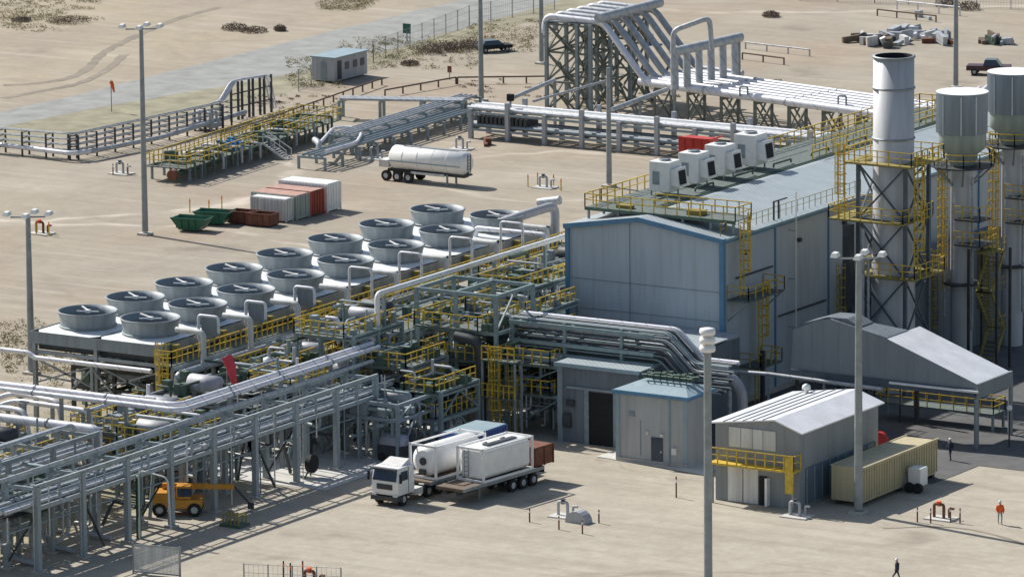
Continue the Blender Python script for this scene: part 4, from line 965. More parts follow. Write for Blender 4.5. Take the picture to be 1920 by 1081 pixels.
# vertical dark vessel and big curved duct inside the frames
t = thing('dark_elbow_duct','black round duct elbow beside the near column of the open process frame','duct',(-12.5,-16.4,0))
MB().tube([(-14.8,-16.6,7.6),(-12.6,-16.6,7.4),(-12.5,-16.6,5.2),(-12.5,-16.6,1)],.42,14,bend=1.0).build('duct','darksteel',t)
for i,(X,Y,h,rr,lb) in enumerate([(-22.6,-26.3,5.6,.85,'upright grey vessel with rounded top in front of the yellow platforms'),(-13.8,-20.5,4.2,.7,'upright grey vessel behind the blue topped container'),(-27.2,-24.6,6.2,.7,'upright grey vessel between the fan deck and the yellow platforms')]):
    t = thing('upright_vessel',lb,'vessel',(X,Y,0)); MB().lathe(X,Y,[(rr,.5),(rr,h-.6),(rr*.8,h-.2),(.05,h)],24).build('shell','vessel',t)
    b = MB(); b.lathe(X,Y,[(rr*.8,0),(rr,.5)],16); [b.lathe(X,Y,[(rr,z),(rr*1.08,z+.02),(rr*1.08,z+.12),(rr,z+.14)],24) for z in (h*.35,h*.65)]; b.build('skirt','galv',t)
    MB().tube([(X,Y,h-.1),(X,Y,h+.7),(X+1.6,Y,h+.7),(X+1.6,Y,1)],.12,8,bend=.3).build('vent_pipe','alud',t)
# red frame near deck
t = thing('steel_rack','dark red steel frame behind the pale twin pipes near the yellow platforms','frame',(-29,-12,0))
b = MB(); c0 = G(672,640,3.5); 
for dx in (0,1.4,2.8): b.bar((c0.x-2+dx,c0.y,0),(c0.x-2+dx,c0.y,5.6),.3)
b.bar((c0.x-2.2,c0.y,5.2),(c0.x+1,c0.y,5.2),.3); b.bar((c0.x-2.2,c0.y,3.2),(c0.x+1,c0.y,3.2),.3); b.build('frame','red',t)
for k,(z,lb) in enumerate(((5.9,'upper white-pink pipe crossing from the fan deck to the yellow platforms'),(5.2,'lower white-pink pipe crossing from the fan deck to the yellow platforms'))):
    a = G(572+12*k,614+14*k,z); c = G(704,634+9*k,z)
    runpipe('crossing_pipe',lb,[a-V((0,0,1.5)),a,c,c-V((0,0,1.5))],.22,'alu',[(a.x+1.5,a.y,z-.3),(c.x-1,c.y,z-.3)],bend=.4)
railing_island('small_pipe_platform','small white railed platform beyond the main pipe rack','platform',-25.6,-22.8,-33.6,-31.0,4.1,'white')

# pipe bundle from the frames past the hall corner
bt = thing('pipe_bridge','bundle of pipes on a steel bridge crossing in front of the hall wall','pipe bridge',(-3,-13,0))
zb = 8.9
for lv in range(4):
    for i in range(5):
        Y = -13.4+.5*i; z = zb-.72*lv; xe = 2.7-.25*lv-.05*i; rr = .17 if (lv, i) == (0, 4) else (.11,.08,.12,.07,.1)[(lv+i)%5]
        MB().tube([(-11.6,Y,z),(xe,Y,z),(xe+2.5,Y-.2,z-2.1),(xe+5.6,Y-.2,z-2.1)],rr,10,bend=.5).build('pipe','alu' if (lv, i) == (0, 4) else ('steel','teal','darksteel','alud','darksteel')[(lv*2+i)%5],bt)
for z in (zb-.3,zb-1.75,zb-2.6):
    for Y in (-13.7,-11.2): MB().bar((-11.6,Y,z),(1.6,Y,z),.2,.3).build('bridge_beam','teal',bt)
MB().box(-11.5,1.4,-13.4,-11.3,zb-2.62,zb-2.55).build('cable_tray','grate',bt)
for X in (-11.4,-6.6,-1.4):
    b = MB(); b.bar((X,-13.5,0 if X<-6 else 6.3),(X,-13.5,zb),.26); b.bar((X,-11.1,0 if X<-6 else 6.4),(X,-11.1,zb),.26); b.bar((X,-13.5,zb-.5),(X,-11.1,zb-.5),.2); b.bar((X,-13.5,zb-1.9),(X,-11.1,zb-1.9),.2); b.build('trestle','teal',bt)
t = thing('large_elbow_pipe','fat grey pipe elbow curving down beside the small blue-roofed house','pipe',(9,-14,0))
q = G(1345,692,5.6); MB().tube([(q.x-3,q.y,q.z),(q.x+.4,q.y,q.z),(q.x+2.2,q.y,q.z-1.2),(q.x+2.4,q.y,0.2)],.42,14,bend=.9).build('elbow','vessel',t)
MB().tube([(q.x-1.2,q.y+.2,q.z-1.6),(q.x+1.0,q.y+.2,q.z-1.6),(q.x+1.0,q.y+.2,.2)],.16,10,bend=.3).build('small_pipe','alud',t)

# ================================================================== VEHICLES
def wheel(b, x, y, r=.5, w=.3):
    b.tube([(x,y-w/2,r),(x,y+w/2,r)], r, 18)
def add_wheels(parent, xs, track, r=.5, w=.32):
    for X in xs:
        for s in (-1,1):
            t_ = MB(); t_.tube([(X,s*track-w/2,r),(X,s*track+w/2,r)], r, 20); o = t_.build('wheel','tyre',parent,True)
            q = MB(); q.tube([(X,s*(track+w/2)+s*.012,r),(X,s*(track+w/2)+s*.03,r)], r*.5, 14); q.build('rim','alud',o,True)
# local +x is forwards
def tractor(loc, rz):
    t = thing('truck_tractor','white flat-nosed truck tractor with dark windscreen facing the viewer','truck',loc,rz)
    b = MB(); b.add([(-.2,-1.2,.85),(2.0,-1.2,.85),(2.0,1.2,.85),(-.2,1.2,.85),(-.2,-1.15,3.0),(1.75,-1.15,2.95),(1.75,1.15,2.95),(-.2,1.15,3.0),(2.05,-1.2,1.9),(2.05,1.2,1.9),(-.2,-1.2,1.9),(-.2,1.2,1.9)],
       [(0,3,2,1),(0,1,8,10),(10,8,5,4),(3,11,9,2),(11,7,6,9),(1,2,9,8),(8,9,6,5),(4,5,6,7),(0,10,11,3),(10,4,7,11)])
    c = b.build('cab','white',t,True,bevel=.06)
    MB().add([(2.03,-1.02,1.98),(2.03,1.02,1.98),(1.82,.98,2.75),(1.82,-.98,2.75)],[(0,1,2,3)]).add([(2.08,-1.05,1.95),(2.08,1.05,1.95),(1.86,1.0,2.78),(1.86,-1.0,2.78)],[(0,1,2,3)]).build('windscreen','glass',c,True)
    for s in (-1,1):
        MB().add([(.7,s*1.215,1.95),(1.8,s*1.215,1.95),(1.6,s*1.19,2.65),(.7,s*1.19,2.65)],[(0,1,2,3)]).build('side_window','glass',c,True)
        MB().box(1.95,2.1,s*1.45-.08,s*1.45+.08,1.9,2.6).build('mirror','black',c,True)
        MB().box(2.02,2.1,s*.95-.2,s*.95+.2,.75,.95).build('headlight','lamp',t,True)
    MB().box(2.05,2.09,-.7,.7,1.3,1.7).build('grille','darksteel',c,True)
    MB().box(1.85,2.15,-1.05,1.05,2.78,2.9).build('sun_visor','darksteel',c,True)
    MB().add([(-.1,-.95,3.0),(1.2,-.95,2.98),(1.2,.95,2.98),(-.1,.95,3.0),(-.1,-.85,3.35),(.1,-.85,3.35),(.1,.85,3.35),(-.1,.85,3.35)],[(0,1,5,4),(1,2,6,5),(2,3,7,6),(3,0,4,7),(4,5,6,7)]).build('roof_fairing','dirtywhite',c,True)
    q = MB(); [q.box(.2,.9,s*1.22-.04,s*1.22+.04,z_,z_+.06) for s in (-1,1) for z_ in (.5,.8)]; q.build('step','darksteel',c,True)
    q = MB(); [q.bar((.62,s*1.212,.95),(.62,s*1.212,2.9),.03) for s in (-1,1)]; q.build('door_seam','darksteel',c,True)
    q = MB(); q.tube([(-.35,.9,1.0),(-.35,.9,3.1)],.08,8); q.build('exhaust_pipe','alud',t,True)
    b = MB(); b.box(1.4,2.15,-1.22,1.22,.45,.78); b.build('bumper','darksteel',t,True)
    b = MB(); b.box(-4.4,1.4,-.45,.45,.7,1.0); b.box(-4.4,-2.2,-.9,.9,1.0,1.08); b.build('chassis','darksteel',t,True)
    b = MB(); b.box(-1.4,-.4,.5,1.15,.5,1.0); b.box(-1.4,-.4,-1.15,-.5,.5,1.0); b.build('fuel_tank','dirtywhite',t,True)
    b = MB(); b.lathe(-3.1,0,[(.02,1.2),(.5,1.2),(.5,1.1)],16); b.build('fifth_wheel','darksteel',t,True)
    b = MB(); b.box(-2.6,-1.4,-1.2,-.75,1.1,1.18); b.box(-4.3,-2.8,-1.2,-.75,1.1,1.18); b.box(-4.3,-1.4,.75,1.2,1.1,1.18); b.build('mudguard','dirtywhite',t,True)
    add_wheels(t,(1.2,-2.2,-3.6),1.0,.5,.34)
    return t
def trailer(loc, rz, L, label, name='flatbed_trailer'):
    t = thing(name,label,'trailer',loc,rz)
    MB().box(-L,0,-1.25,1.25,1.12,1.34).build('bed','bolt',t,True)
    b = MB(); [b.box(-L,-.2,s*.5-.08,s*.5+.08,.75,1.12) for s in (-1,1)]; b.box(-L-.05,-L,-1.25,1.25,.85,1.36); b.build('chassis','darksteel',t,True)
    b = MB(); [b.box(-L,0,s*1.28-.02,s*1.28+.02,1.1,1.36) for s in (-1,1)]; b.build('side_rave','galv',t,True)
    b = MB(); [b.bar((-2.6,s*.8,0.05),(-2.6,s*.8,1.1),.12) for s in (-1,1)]; b.build('landing_leg','galv',t,True)
    add_wheels(t,(-L+1.2,-L+2.5,-L+3.8),1.02,.5,.32)
    return t
def iso_tank(loc, rz, L, label, full=True):
    t = thing('tank_container',label,'tank container',loc,rz,'white tank containers on the trailers')
    b = MB(); w_, h_ = 1.22, 2.6
    for X in (-L,0):
        for s in (-1,1): b.bar((X,s*w_,0),(X,s*w_,h_),.16)
        b.bar((X,-w_,.08),(X,w_,.08),.16); b.bar((X,-w_,h_-.08),(X,w_,h_-.08),.16)
    for s in (-1,1): b.bar((-L,s*w_,.08),(0,s*w_,.08),.16); b.bar((-L,s*w_,h_-.08),(0,s*w_,h_-.08),.12)
    b.build('frame','white',t,True)
    if full:
        prof=[(-L+.1,-1.2,.25),(-L+.1,1.2,.25)]
        n=20; b=MB(); ring=[]
        for X, sc in ((-L+.12,.8),(-L+.3,1),(-.3,1),(-.12,.8)):
            ring.append([(X, sc*max(-1.2,min(1.2,1.5*cos(2*pi*k/n))), 1.36+sc*max(-1.22,min(1.22,1.45*sin(2*pi*k/n)))) for k in range(n)])
        for i, rg in enumerate(ring): b.v += rg
        for i in range(3):
            for k in range(n): b.f.append((i*n+k,i*n+(k+1)%n,(i+1)*n+(k+1)%n,(i+1)*n+k)); b.sm.append(False)
        b.f.append(tuple(range(n))); b.f.append(tuple(range(3*n,4*n))); b.sm += [False,False]
        k_ = b.build('tank','white',t,True,bevel=.05)
        MB().box(-L+1.2,-1.2,.2,.7,2.6,2.66).build('walkway','darksteel',t,True)
        q = MB(); [q.bar((.02,-.6+.4*e,.2),(.02,-.6+.4*e,2.5),.05) for e in (0,1)]; [q.bar((.02,-.6,.4+.35*e),(.02,-.2,.4+.35*e),.04) for e in range(6)]; q.build('ladder','galv',t,True)
        q = MB(); [q.lathe(-L*.5+dx,-.1,[(.02,2.72),(.24,2.7),(.24,2.6)],12) for dx in (-1,1.2)]; q.build('hatch','dirtywhite',t,True)
        q = MB(); [q.add([(X,-1.2,z0),(X+ln,-1.2,z0),(X+ln,-1.2,z0+.14),(X,-1.2,z0+.14)],[(0,1,2,3)]) for X,ln,z0 in ((-L*.45,.7,1.8),(-L*.6,.5,1.8),(-L*.5,.4,1.35))]; q.build('marking','bluepale',t,True)
    else:
        b = MB(); b.tube([(-L+.05,0,1.32),(-L+.3,0,1.32),(-.3,0,1.32),(-.05,0,1.32)],[.8,1.2,1.2,.8],24); b.build('tank','white',t,True)
        b = MB(); b.tube([(-.02,.0,1.3),(.08,0,1.3)],.3,14); b.box(.0,.15,-.3,.3,.3,.7); b.build('valve_box','darksteel',t,True)
    return t
hd_pt = G(728,952,0); tr_pt = G(826,918,0)
pF = G(868,921,1.2); pR = G(1020,876,1.2)          # near side of the front trailer bed
d = V((pF.x-pR.x, pF.y-pR.y, 0)); LT = d.length; d.normalize(); rz = math.atan2(d.y, d.x)
nrm = V((-d.y, d.x, 0))
if nrm.dot(V((1,0,0))) < 0: nrm = -nrm
cF = V((pF.x, pF.y, 0)) - nrm*1.25
trailer(cF, rz, LT, 'flatbed trailer standing alone nearest the viewer, loaded with a white tank')
def at_tr(s, off, z): q = cF - d*s - nrm*off; return (q.x, q.y, z)
iso_tank(at_tr(2.6,0,1.36), rz, 6.1, 'large square white tank container on the nearer flatbed trailer')
t = thing('rusty_box','small rusty red-brown box on the rear of the nearer flatbed trailer','box',at_tr(9.3,0,1.36),rz); MB().box(-2.2,0,-1.1,1.1,.02,1.5).build('body','rust',t,True,bevel=.04); b=MB(); [b.bar((X,s*1.13,0),(X,s*1.13,1.5),.1) for X in (-2.2,-1.1,0) for s in (-1,1)]; b.build('rib','rust',t,True)
rz2 = rz
trailer(at_tr(.6,3.6,0), rz2, 12.8, 'flatbed trailer coupled to the white tractor, mostly hidden by the nearer trailer')
iso_tank(at_tr(1.4,3.6,1.36), rz2, 6.1, 'white round-bodied tank container in its frame just behind the truck cab', False)
q = G(888,817,3.5)
t = thing('blue_container','dark blue container with pale top behind the two white tank containers','container',(q.x,q.y,0))
MB().box(q.x-2.9,q.x,q.y,q.y+5.0,.9,3.5).build('body','bluebox',t,bevel=.03); MB().box(q.x-2.8,q.x-.1,q.y+.1,q.y+4.9,3.5,3.56).build('roof','bluepale',t)
b = MB(); [b.bar((q.x+.02,q.y+.3+.4*k,1.0),(q.x+.02,q.y+.3+.4*k,3.4),.08) for k in range(12)]; b.build('side_rib','bluebox',t)
b = MB(); b.box(q.x-2.7,q.x-.2,q.y+.2,q.y+.7,0,.9); b.box(q.x-2.7,q.x-.2,q.y+4.2,q.y+4.7,0,.9); b.build('stand','darksteel',t)
td = at_tr(-5.0,3.6,0); rzt = rz+R(4)
tractor(G(722,950,0)-V((0,0,0))+V((cos(rzt),sin(rzt),0))*(-2.3)-nrm*.2, rzt)

# white road tanker without tractor
a = G(752,337,0); c = G(880,350,0); d2 = (c-a).normalized(); rz3 = math.atan2(d2.y,d2.x)
t = thing('tanker_trailer','long white road tanker trailer parked alone on its landing legs','tanker',(a.x,a.y,0),rz3)
MB().tube([(-.9,0,2.25),(-.6,0,2.25),(7.6,0,2.25),(7.9,0,2.25)],[.8,1.15,1.15,.8],28).build('tank','white',t,True)
b = MB(); b.box(-.8,7.6,-1.19,-1.13,1.98,2.08); b.build('side_band','bluepale',t,True)
b = MB(); [b.tube([(X,0,2.25),(X+.07,0,2.25)],1.165,28) for X in (.8,2.5,4.2,5.9)]; b.build('band','dirtywhite',t,True)
b = MB(); b.box(.5,6.8,-.25,.25,3.38,3.44); b.build('walkway','galv',t,True)
b = MB(); [b.bar((7.95,s*.25,1.2),(7.95,s*.25,3.2),.05) for s in (-1,1)]; [b.bar((7.95,-.25,1.4+.3*e),(7.95,.25,1.4+.3*e),.04) for e in range(6)]; b.build('ladder','darksteel',t,True)
b = MB(); b.tube([(1.8,-.9,1.0),(5.6,-.9,1.0)],.13,8); b.build('hose_tube','dirtywhite',t,True)
b = MB(); b.box(-1.3,7.6,-.4,.4,.85,1.1); b.box(4.4,8.0,-.5,.5,1.05,1.2); b.build('chassis','darksteel',t,True)
b = MB(); b.box(-1.9,-.8,-1.0,1.0,1.3,2.0); b.build('valve_cabinet','dirtywhite',t,True)
b = MB(); [b.bar((5.9,s*.8,0.03),(5.9,s*.8,1.1),.16) for s in (-1,1)]; b.build('landing_leg','galv',t,True)
add_wheels(t,(-1.0,.3,1.6),1.02,.52,.34)

q = G(742,862,0); t = thing('covered_machine','grey rounded machine with pale lid standing behind the truck cab','machine',(q.x,q.y,0))
MB().box(q.x-1.2,q.x+1.0,q.y-.8,q.y+.8,.3,1.3).build('body','darksteel',t,bevel=.08); MB().tube([(q.x-1.2,q.y,1.3),(q.x-1.0,q.y,1.35),(q.x+.8,q.y,1.35),(q.x+1.0,q.y,1.3)],[.4,.75,.75,.4],14).build('lid','vessel',t)
b = MB(); [b.tube([(q.x+dx,q.y-.85,.35),(q.x+dx,q.y-.6,.35)],.35,12) for dx in (-.8,.6)]; b.build('wheel','tyre',t)
# orange pick-and-carry crane under the rack
a = G(300,958,0); c = G(372,958,0)
rz4 = math.atan2((c-a).y,(c-a).x)
t = thing('mobile_crane','orange-yellow mobile crane parked under the pipe rack with its boom lowered','crane',(a.x+1.2,a.y-.2,0),rz4)
b = MB(); b.box(-1.6,2.6,-1.1,1.1,.7,1.5); b.add([(-1.6,-1.1,1.5),(.4,-1.1,1.5),(.4,1.1,1.5),(-1.6,1.1,1.5),(-1.3,-1.0,2.1),(.2,-1.0,2.1),(.2,1.0,2.1),(-1.3,1.0,2.1)],[(0,1,5,4),(1,2,6,5),(2,3,7,6),(3,0,4,7),(4,5,6,7)]); b.build('body','orange',t,True,bevel=.05)
cb = MB().box(.5,1.7,-.95,.2,1.5,2.7).build('cab','orange',t,True,bevel=.04); MB().box(.6,1.74,-.98,-.1,1.75,2.5).build('window','glass',cb,True)
MB().bar((-.8,.6,2.4),(5.2,.6,2.3),.4,.45).build('boom','orange',t,True)
b = MB(); b.bar((5.1,.6,2.4),(6.6,.6,.6),.16); b.box(6.3,6.8,.4,.9,.3,.8); b.build('hook_block','darksteel',t,True)
add_wheels(t,(-.9,2.0),1.0,.6,.4)
t.scale = (.9,.9,.85)

# ================================================================== CONTAINERS, SKIPS
def container(px, py, L, W, H, rzd, mtn, label, roofm=None, doors=False):
    p = G(px, py, 0); t = thing('container',label,'container',(p.x,p.y,0),R(rzd)); b = MB(); b.box(0,L,0,W,.12,H); b.build('body',mtn,t,True,bevel=.04)
    b = MB(); n = int(L/.5)
    for k in range(n): b.bar((.3+k*.5,-.02,.3),(.3+k*.5,-.02,H-.2),.09,.12)
    b.build('side_rib',mtn,t,True)
    if roofm: MB().box(.05,L-.05,.05,W-.05,H,H+.04).build('roof',roofm,t,True)
    b = MB(); [b.bar((X,Y,.0),(X,Y,H),.14) for X in (0,L) for Y in (0,W)]; b.build('corner_post',mtn,t,True)
    if doors:
        b = MB(); b.box(-.04,-.0,.1,W/2-.03,.3,H-.2); b.box(-.04,0,W/2+.03,W-.1,.3,H-.2); b.build('door','dirtywhite',t,True)
        b = MB(); [b.bar((-.07,Y,.3),(-.07,Y,H-.2),.05) for Y in (.5,.9,W-.9,W-.5)]; b.build('lock_rod','darksteel',t,True)
    return t
container(541,416,2.3,6.2,2.45,0,'dirtywhite','white container with cream top at the near-left of the container group','white') if False else None
def cbox(x0,x1,y0,y1,H,mtn,label,roofm,face=None):
    t = thing('container',label,'container',(x0,y0,0)); MB().box(x0,x1,y0,y1,.1,H).build('body',mtn,t,bevel=.04)
    MB().box(x0+.05,x1-.05,y0+.05,y1-.05,H,H+.04).build('roof',roofm,t)
    b = MB(); [b.bar((X,y0-.02,.3),(X,y0-.02,H-.15),.1,.1) for X in [x0+.25+.38*k for k in range(int((x1-x0)/.38))]]; [b.bar((x1+.02,Y,.3),(x1+.02,Y,H-.15),.1,.1) for Y in [y0+.25+.45*k for k in range(int((y1-y0)/.45))]]; b.build('side_rib',face or mtn,t)
    b = MB(); [b.bar((X,Y,0),(X,Y,H),.15) for X in (x0,x1) for Y in (y0,y1)]; b.build('corner_post',face or mtn,t)
q = G(556,414,0)
cbox(q.x-4.2,q.x-.3,q.y-1.3,q.y-.15,2.2,'dirtywhite','white container with grime marks at the near-left of the container row','white')
cbox(q.x-5.0,q.x,q.y,q.y+2.2,2.35,'greybox','container with grey-green end and faded pink roof between the white one and the red one','pinkbox')
cbox(q.x-4.9,q.x+.1,q.y+2.35,q.y+4.5,2.4,'rust','container with dull red ribbed end in the middle of the container row','pinkbox','red')
cbox(q.x-5.2,q.x+.2,q.y+5.0,q.y+7.3,2.7,'white','tall bright white container at the right end of the container row','white')
def skip(px, py, label, mtn, rzd, L=3.6, name='skip_bin'):
    p = G(px,py,0); t = thing(name,label,'skip',(p.x,p.y,0),R(rzd))
    o_, i_ = [], []
    for z, e, w_ in ((.15,L/2-.8,.75),(1.25,L/2,.95)):
        o_ += [(-e,-w_,z),(e,-w_,z),(e,w_,z),(-e,w_,z)]
    b = MB(); b.add(o_,[(3,2,1,0),(0,1,5,4),(1,2,6,5),(2,3,7,6),(3,0,4,7)]); e=L/2-.1; b.add([(-e,-.86,1.24),(e,-.86,1.24),(e,.86,1.24),(-e,.86,1.24),(-e+.7,-.7,.35),(e-.7,-.7,.35),(e-.7,.7,.35),(-e+.7,.7,.35)],[(0,1,5,4),(1,2,6,5),(2,3,7,6),(3,0,4,7),(4,5,6,7)])
    b.add([o_[4],o_[5],o_[6],o_[7],(-e,-.86,1.25),(e,-.86,1.25),(e,.86,1.25),(-e,.86,1.25)],[(0,1,5,4),(1,2,6,5),(2,3,7,6),(3,0,4,7)])
    b.build('body',mtn,t,True)
    b = MB(); [b.bar((X,s*(.87),.3),(X,s*.98,1.25),.12) for X in (-.7,0,.7) for s in (-1,1)]; b.bar((-L/2,-.97,1.27),(L/2,-.97,1.27),.08); b.bar((-L/2,.97,1.27),(L/2,.97,1.27),.08); b.build('rib',mtn,t,True)
    MB().box(-L/2+.5,L/2-.5,-.75,.75,.3,.75).build('rubble','verge',t,True)
skip(360,432,'nearer dark green skip on the sand','green',8); skip(402,420,'farther dark green skip, right of its green neighbour','green',12)
def crate(px, py, label, mtn, rzd, L=3, W=1.8, H=1.2):
    p = G(px,py,0); t = thing('steel_bin',label,'bin',(p.x,p.y,0),R(rzd)); b = MB(); s=.08
    b.box(-L/2,L/2,-W/2,-W/2+s,.1,H); b.box(-L/2,L/2,W/2-s,W/2,.1,H); b.box(-L/2,-L/2+s,-W/2,W/2,.1,H); b.box(L/2-s,L/2,-W/2,W/2,.1,H); b.box(-L/2,L/2,-W/2,W/2,.08,.16); b.build('body',mtn,t,True)
    b = MB(); [b.bar((X,-W/2-.03,.1),(X,-W/2-.03,H),.1) for X in [-L/2+.1+k*.55 for k in range(int(L/.55))]]; b.bar((-L/2,-W/2-.02,H),(L/2,-W/2-.02,H),.1); b.build('rib',mtn,t,True)
    MB().box(-L/2+.2,L/2-.2,-W/2+.2,W/2-.2,.2,.8).build('scrap','rust',t,True)
crate(458,418,'nearer-left rusty brown open bin beside the green skips','rust',5,2.6); crate(492,422,'rusty brown open bin touching the white container','rust',5,2.6)
# tan container
t = thing('long_container','long tan container standing behind the light mast base','container',(25,-25,0))
MB().box(23.7,26.4,-25.3,-13.6,.35,3.0).build('body','tan',t,bevel=.05)
b = MB(); [b.bar((26.42,-25.1+k*.4,.5),(26.42,-25.1+k*.4,2.85),.12,.07) for k in range(30)]; b.build('side_rib','tan',t)
b = MB(); b.box(26.38,26.5,-25.3,-13.2,2.95,3.08); b.box(23.65,23.75,-25.3,-13.2,2.95,3.05); b.build('top_rail','tan',t)
b = MB(); [b.box(X,X+.4,Y,Y+.4,0,.35) for X in (23.9,25.8) for Y in (-25,-19,-13.8)]; b.build('foot_block','darksteel',t)
q = G(1712,920,0)
t = thing('white_trolley','small white wheeled machine parked at the far end of the tan container','machine',(q.x,q.y,0))
MB().box(q.x-.2,q.x+.9,q.y-.5,q.y+.7,.5,1.9).build('body','white',t,bevel=.08); b=MB(); b.tube([(q.x,q.y-.7,.4),(q.x,q.y-.4,.4)],.4,14); b.tube([(q.x+.7,q.y-.7,.4),(q.x+.7,q.y-.4,.4)],.4,14); b.build('wheel','tyre',t)
b=MB(); b.box(q.x-1.3,q.x-.4,q.y-.3,q.y+.4,.2,1.1); b.bar((q.x-1.2,q.y,1.1),(q.x-.2,q.y,1.6),.1); b.build('side_tank','vessel',t)
t = thing('red_reel','dark red hose reel in the shade behind the tan container','reel',(22,-6,0)); q = G(1650,830,.6)
MB().tube([(q.x,q.y-.2,.8),(q.x,q.y+.2,.8)],.7,18).build('reel','red',t); b=MB(); b.bar((q.x-.5,q.y,0),(q.x,q.y,.8),.1); b.bar((q.x+.5,q.y,0),(q.x,q.y,.8),.1); b.build('stand','steel',t)

# ================================================================== FAR YARD
def lowrack(name, label, pts, h, mt, n, posts=4.0, rr=.14, w_=1.6, levels=(1.0,), cat='pipe rack', pm='alud', post=.16):
    pts = [V(p) for p in pts]; t = thing(name,label,cat,pts[0])
    for a, c in zip(pts, pts[1:]):
        d = (c-a); L = d.length; d.normalize(); s = V((-d.y,d.x,0)).normalized()*w_/2; k = max(1,int(round(L/posts)))
        for i in range(k+1):
            p = a.lerp(c,i/k); zt = p.z+h
            b = MB(); b.bar((p.x+s.x,p.y+s.y,0),(p.x+s.x,p.y+s.y,zt),post); b.bar((p.x-s.x,p.y-s.y,0),(p.x-s.x,p.y-s.y,zt),post)
            for f in levels: b.bar((p.x+s.x,p.y+s.y,p.z+h*f-.1),(p.x-s.x,p.y-s.y,p.z+h*f-.1),post*(.5 if len(levels) > 2 else 1))
            b.build('trestle',mt,t)
    for f in levels:
        for j in range(n):
            s_ = (j+.5)/n-.5; P = []
            for i, p in enumerate(pts):
                d = (pts[min(i+1,len(pts)-1)]-pts[max(i-1,0)]); d.z = 0; d.normalize(); s = V((-d.y,d.x,0))*w_*.9*s_
                P.append(p+s+V((0,0,h*f+rr)))
            MB().tube(P,rr,8,bend=1.2).build('pipe',pm,t)
    return t
a0 = G(-40,284,0); a1 = G(138,299,0); a2 = G(408,240,0)
tr = lowrack('pipe_trestle','long dark-posted pipe trestle bending at the left and running along the road',[a0,a1,a2,G(424,235,0)],2.5,'darksteel',2,2.8,.065,1.3,(1.0,.78,.56,.34),'pipe rack','alud',.15)
p_ = [V((q.x,q.y,q.z+2.7)) for q in (G(400,242,0),G(412,238,0),G(434,228,0),G(496,214,0),G(508,210,0))]; p_[2].z += 1.5; p_[3].z += 1.3; p_[4].z = .3
for j in range(3):
    MB().tube([q+V((0,.5*j,0)) for q in p_],.1,8,bend=.8).build('raised_pipe','alu',tr)
b = MB(); [b.bar((p_[2].x+(p_[3].x-p_[2].x)*f,p_[2].y+(p_[3].y-p_[2].y)*f+s,0),(p_[2].x+(p_[3].x-p_[2].x)*f,p_[2].y+(p_[3].y-p_[2].y)*f+s,4.0),.2) for f in (0,.33,.66,1) for s in (0,1.3)]
[b.bar((p_[2].x,p_[2].y+s,z),(p_[3].x,p_[3].y+s,z),.12) for s in (0,1.3) for z in (1.4,2.8)]; b.build('raised_trestle','darksteel',tr)
MB().tube([G(-40,266,.9),G(136,288,.9),G(170,284,.9)],.24,12,bend=1).build('front_pipe','alu',tr)  # left stretch painted brighter for how it faces the light
MB().tube([G(170,284,.9),G(300,258,.9),G(460,210,.9)],.24,12,bend=1).build('front_pipe','alud',tr)
t = thing('valve_skid','pale grey valve skid in front of the dark-posted trestle','valve skid',G(378,245,0)); q = G(378,245,0)
b = MB(); [b.tube([(q.x+dx,q.y+dy,0),(q.x+dx,q.y+dy,1.9),(q.x+dx+.8,q.y+dy,1.9),(q.x+dx+.8,q.y+dy,0)],.14,8,bend=.25) for dx in (-1,.4) for dy in (0,1)]; b.build('pipe','alud',t); b=MB(); b.box(q.x-1,q.x+1.6,q.y-.3,q.y+1.3,.4,.9); b.build('body','vessel',t)

# yellow and green manifold platform
ms = [G(350,344,0),G(640,250,0)]
A0 = V((-98.5,66.5,0)); dirm = V((ms[1].x-ms[0].x,ms[1].y-ms[0].y,0)); Lm = dirm.length; dirm.normalize(); rzm = math.atan2(dirm.y,dirm.x)
t = thing('manifold_platform','long low manifold platform with yellow railings, green pipework and a white stair','platform',(ms[0].x,ms[0].y,0),rzm)
MB().box(0,Lm,0,4.6,1.35,1.45).build('floor','grate',t,True)
b = MB(); b.rail([(0,4.6,1.45),(0,0,1.45),(Lm*.45,0,1.45)],1.2,.085,.9); b.rail([(0,4.6,1.45),(Lm,4.6,1.45),(Lm,0,1.45),(Lm*.62,0,1.45)],1.2,.085,.9); b.rail([(2,2.3,1.45),(Lm-3,2.3,1.45)],1.2,.085,1.3); b.build('handrail','yellow',t,True)
rnd = random.Random(8)
for k in range(int(Lm/2.4)):
    b = MB(); [b.bar((1+k*2.4,Y,0),(1+k*2.4,Y,1.35),.2) for Y in (.2,2.3,4.4)]; b.build('leg','steel',t,True)
for k in range(16):
    X = 1+k*Lm/17; mtn = rnd.choice(('greenp','greenp','teal','alud')); z = rnd.uniform(1.7,2.3)
    MB().tube([(X,-.4,.4),(X,-.4,z),(X,rnd.uniform(1.5,4),z),(X+rnd.uniform(-1,2),4.9,z-.6)],.13,8,bend=.3).build('pipe',mtn,t,True)
b = MB(); b.tube([(-.8,.9,.95),(Lm*.7,.9,.95)],.3,12); b.build('header','greenp',t,True); 
q = MB(); q.tube([(-1.4,.9,.95),(-.8,.9,.95)],.52,16); q.build('header_cap','rust',t,True)
b = MB()
for k in range(22): X, Y = rnd.uniform(.5,Lm-.5), rnd.uniform(.3,4.2); s = rnd.uniform(.15,.35); b.box(X-s,X+s,Y-s,Y+s,1.5,1.5+s*rnd.uniform(2,4))
b.build('valve','greenp',t,True)
b = MB()
for k in range(8): X, Y = Lm*.38+rnd.uniform(-2,2.5), rnd.uniform(.1,3); s=.22; b.box(X-s,X+s,Y-s,Y+s,1.5,2.3)
b.build('actuator','blue',t,True)
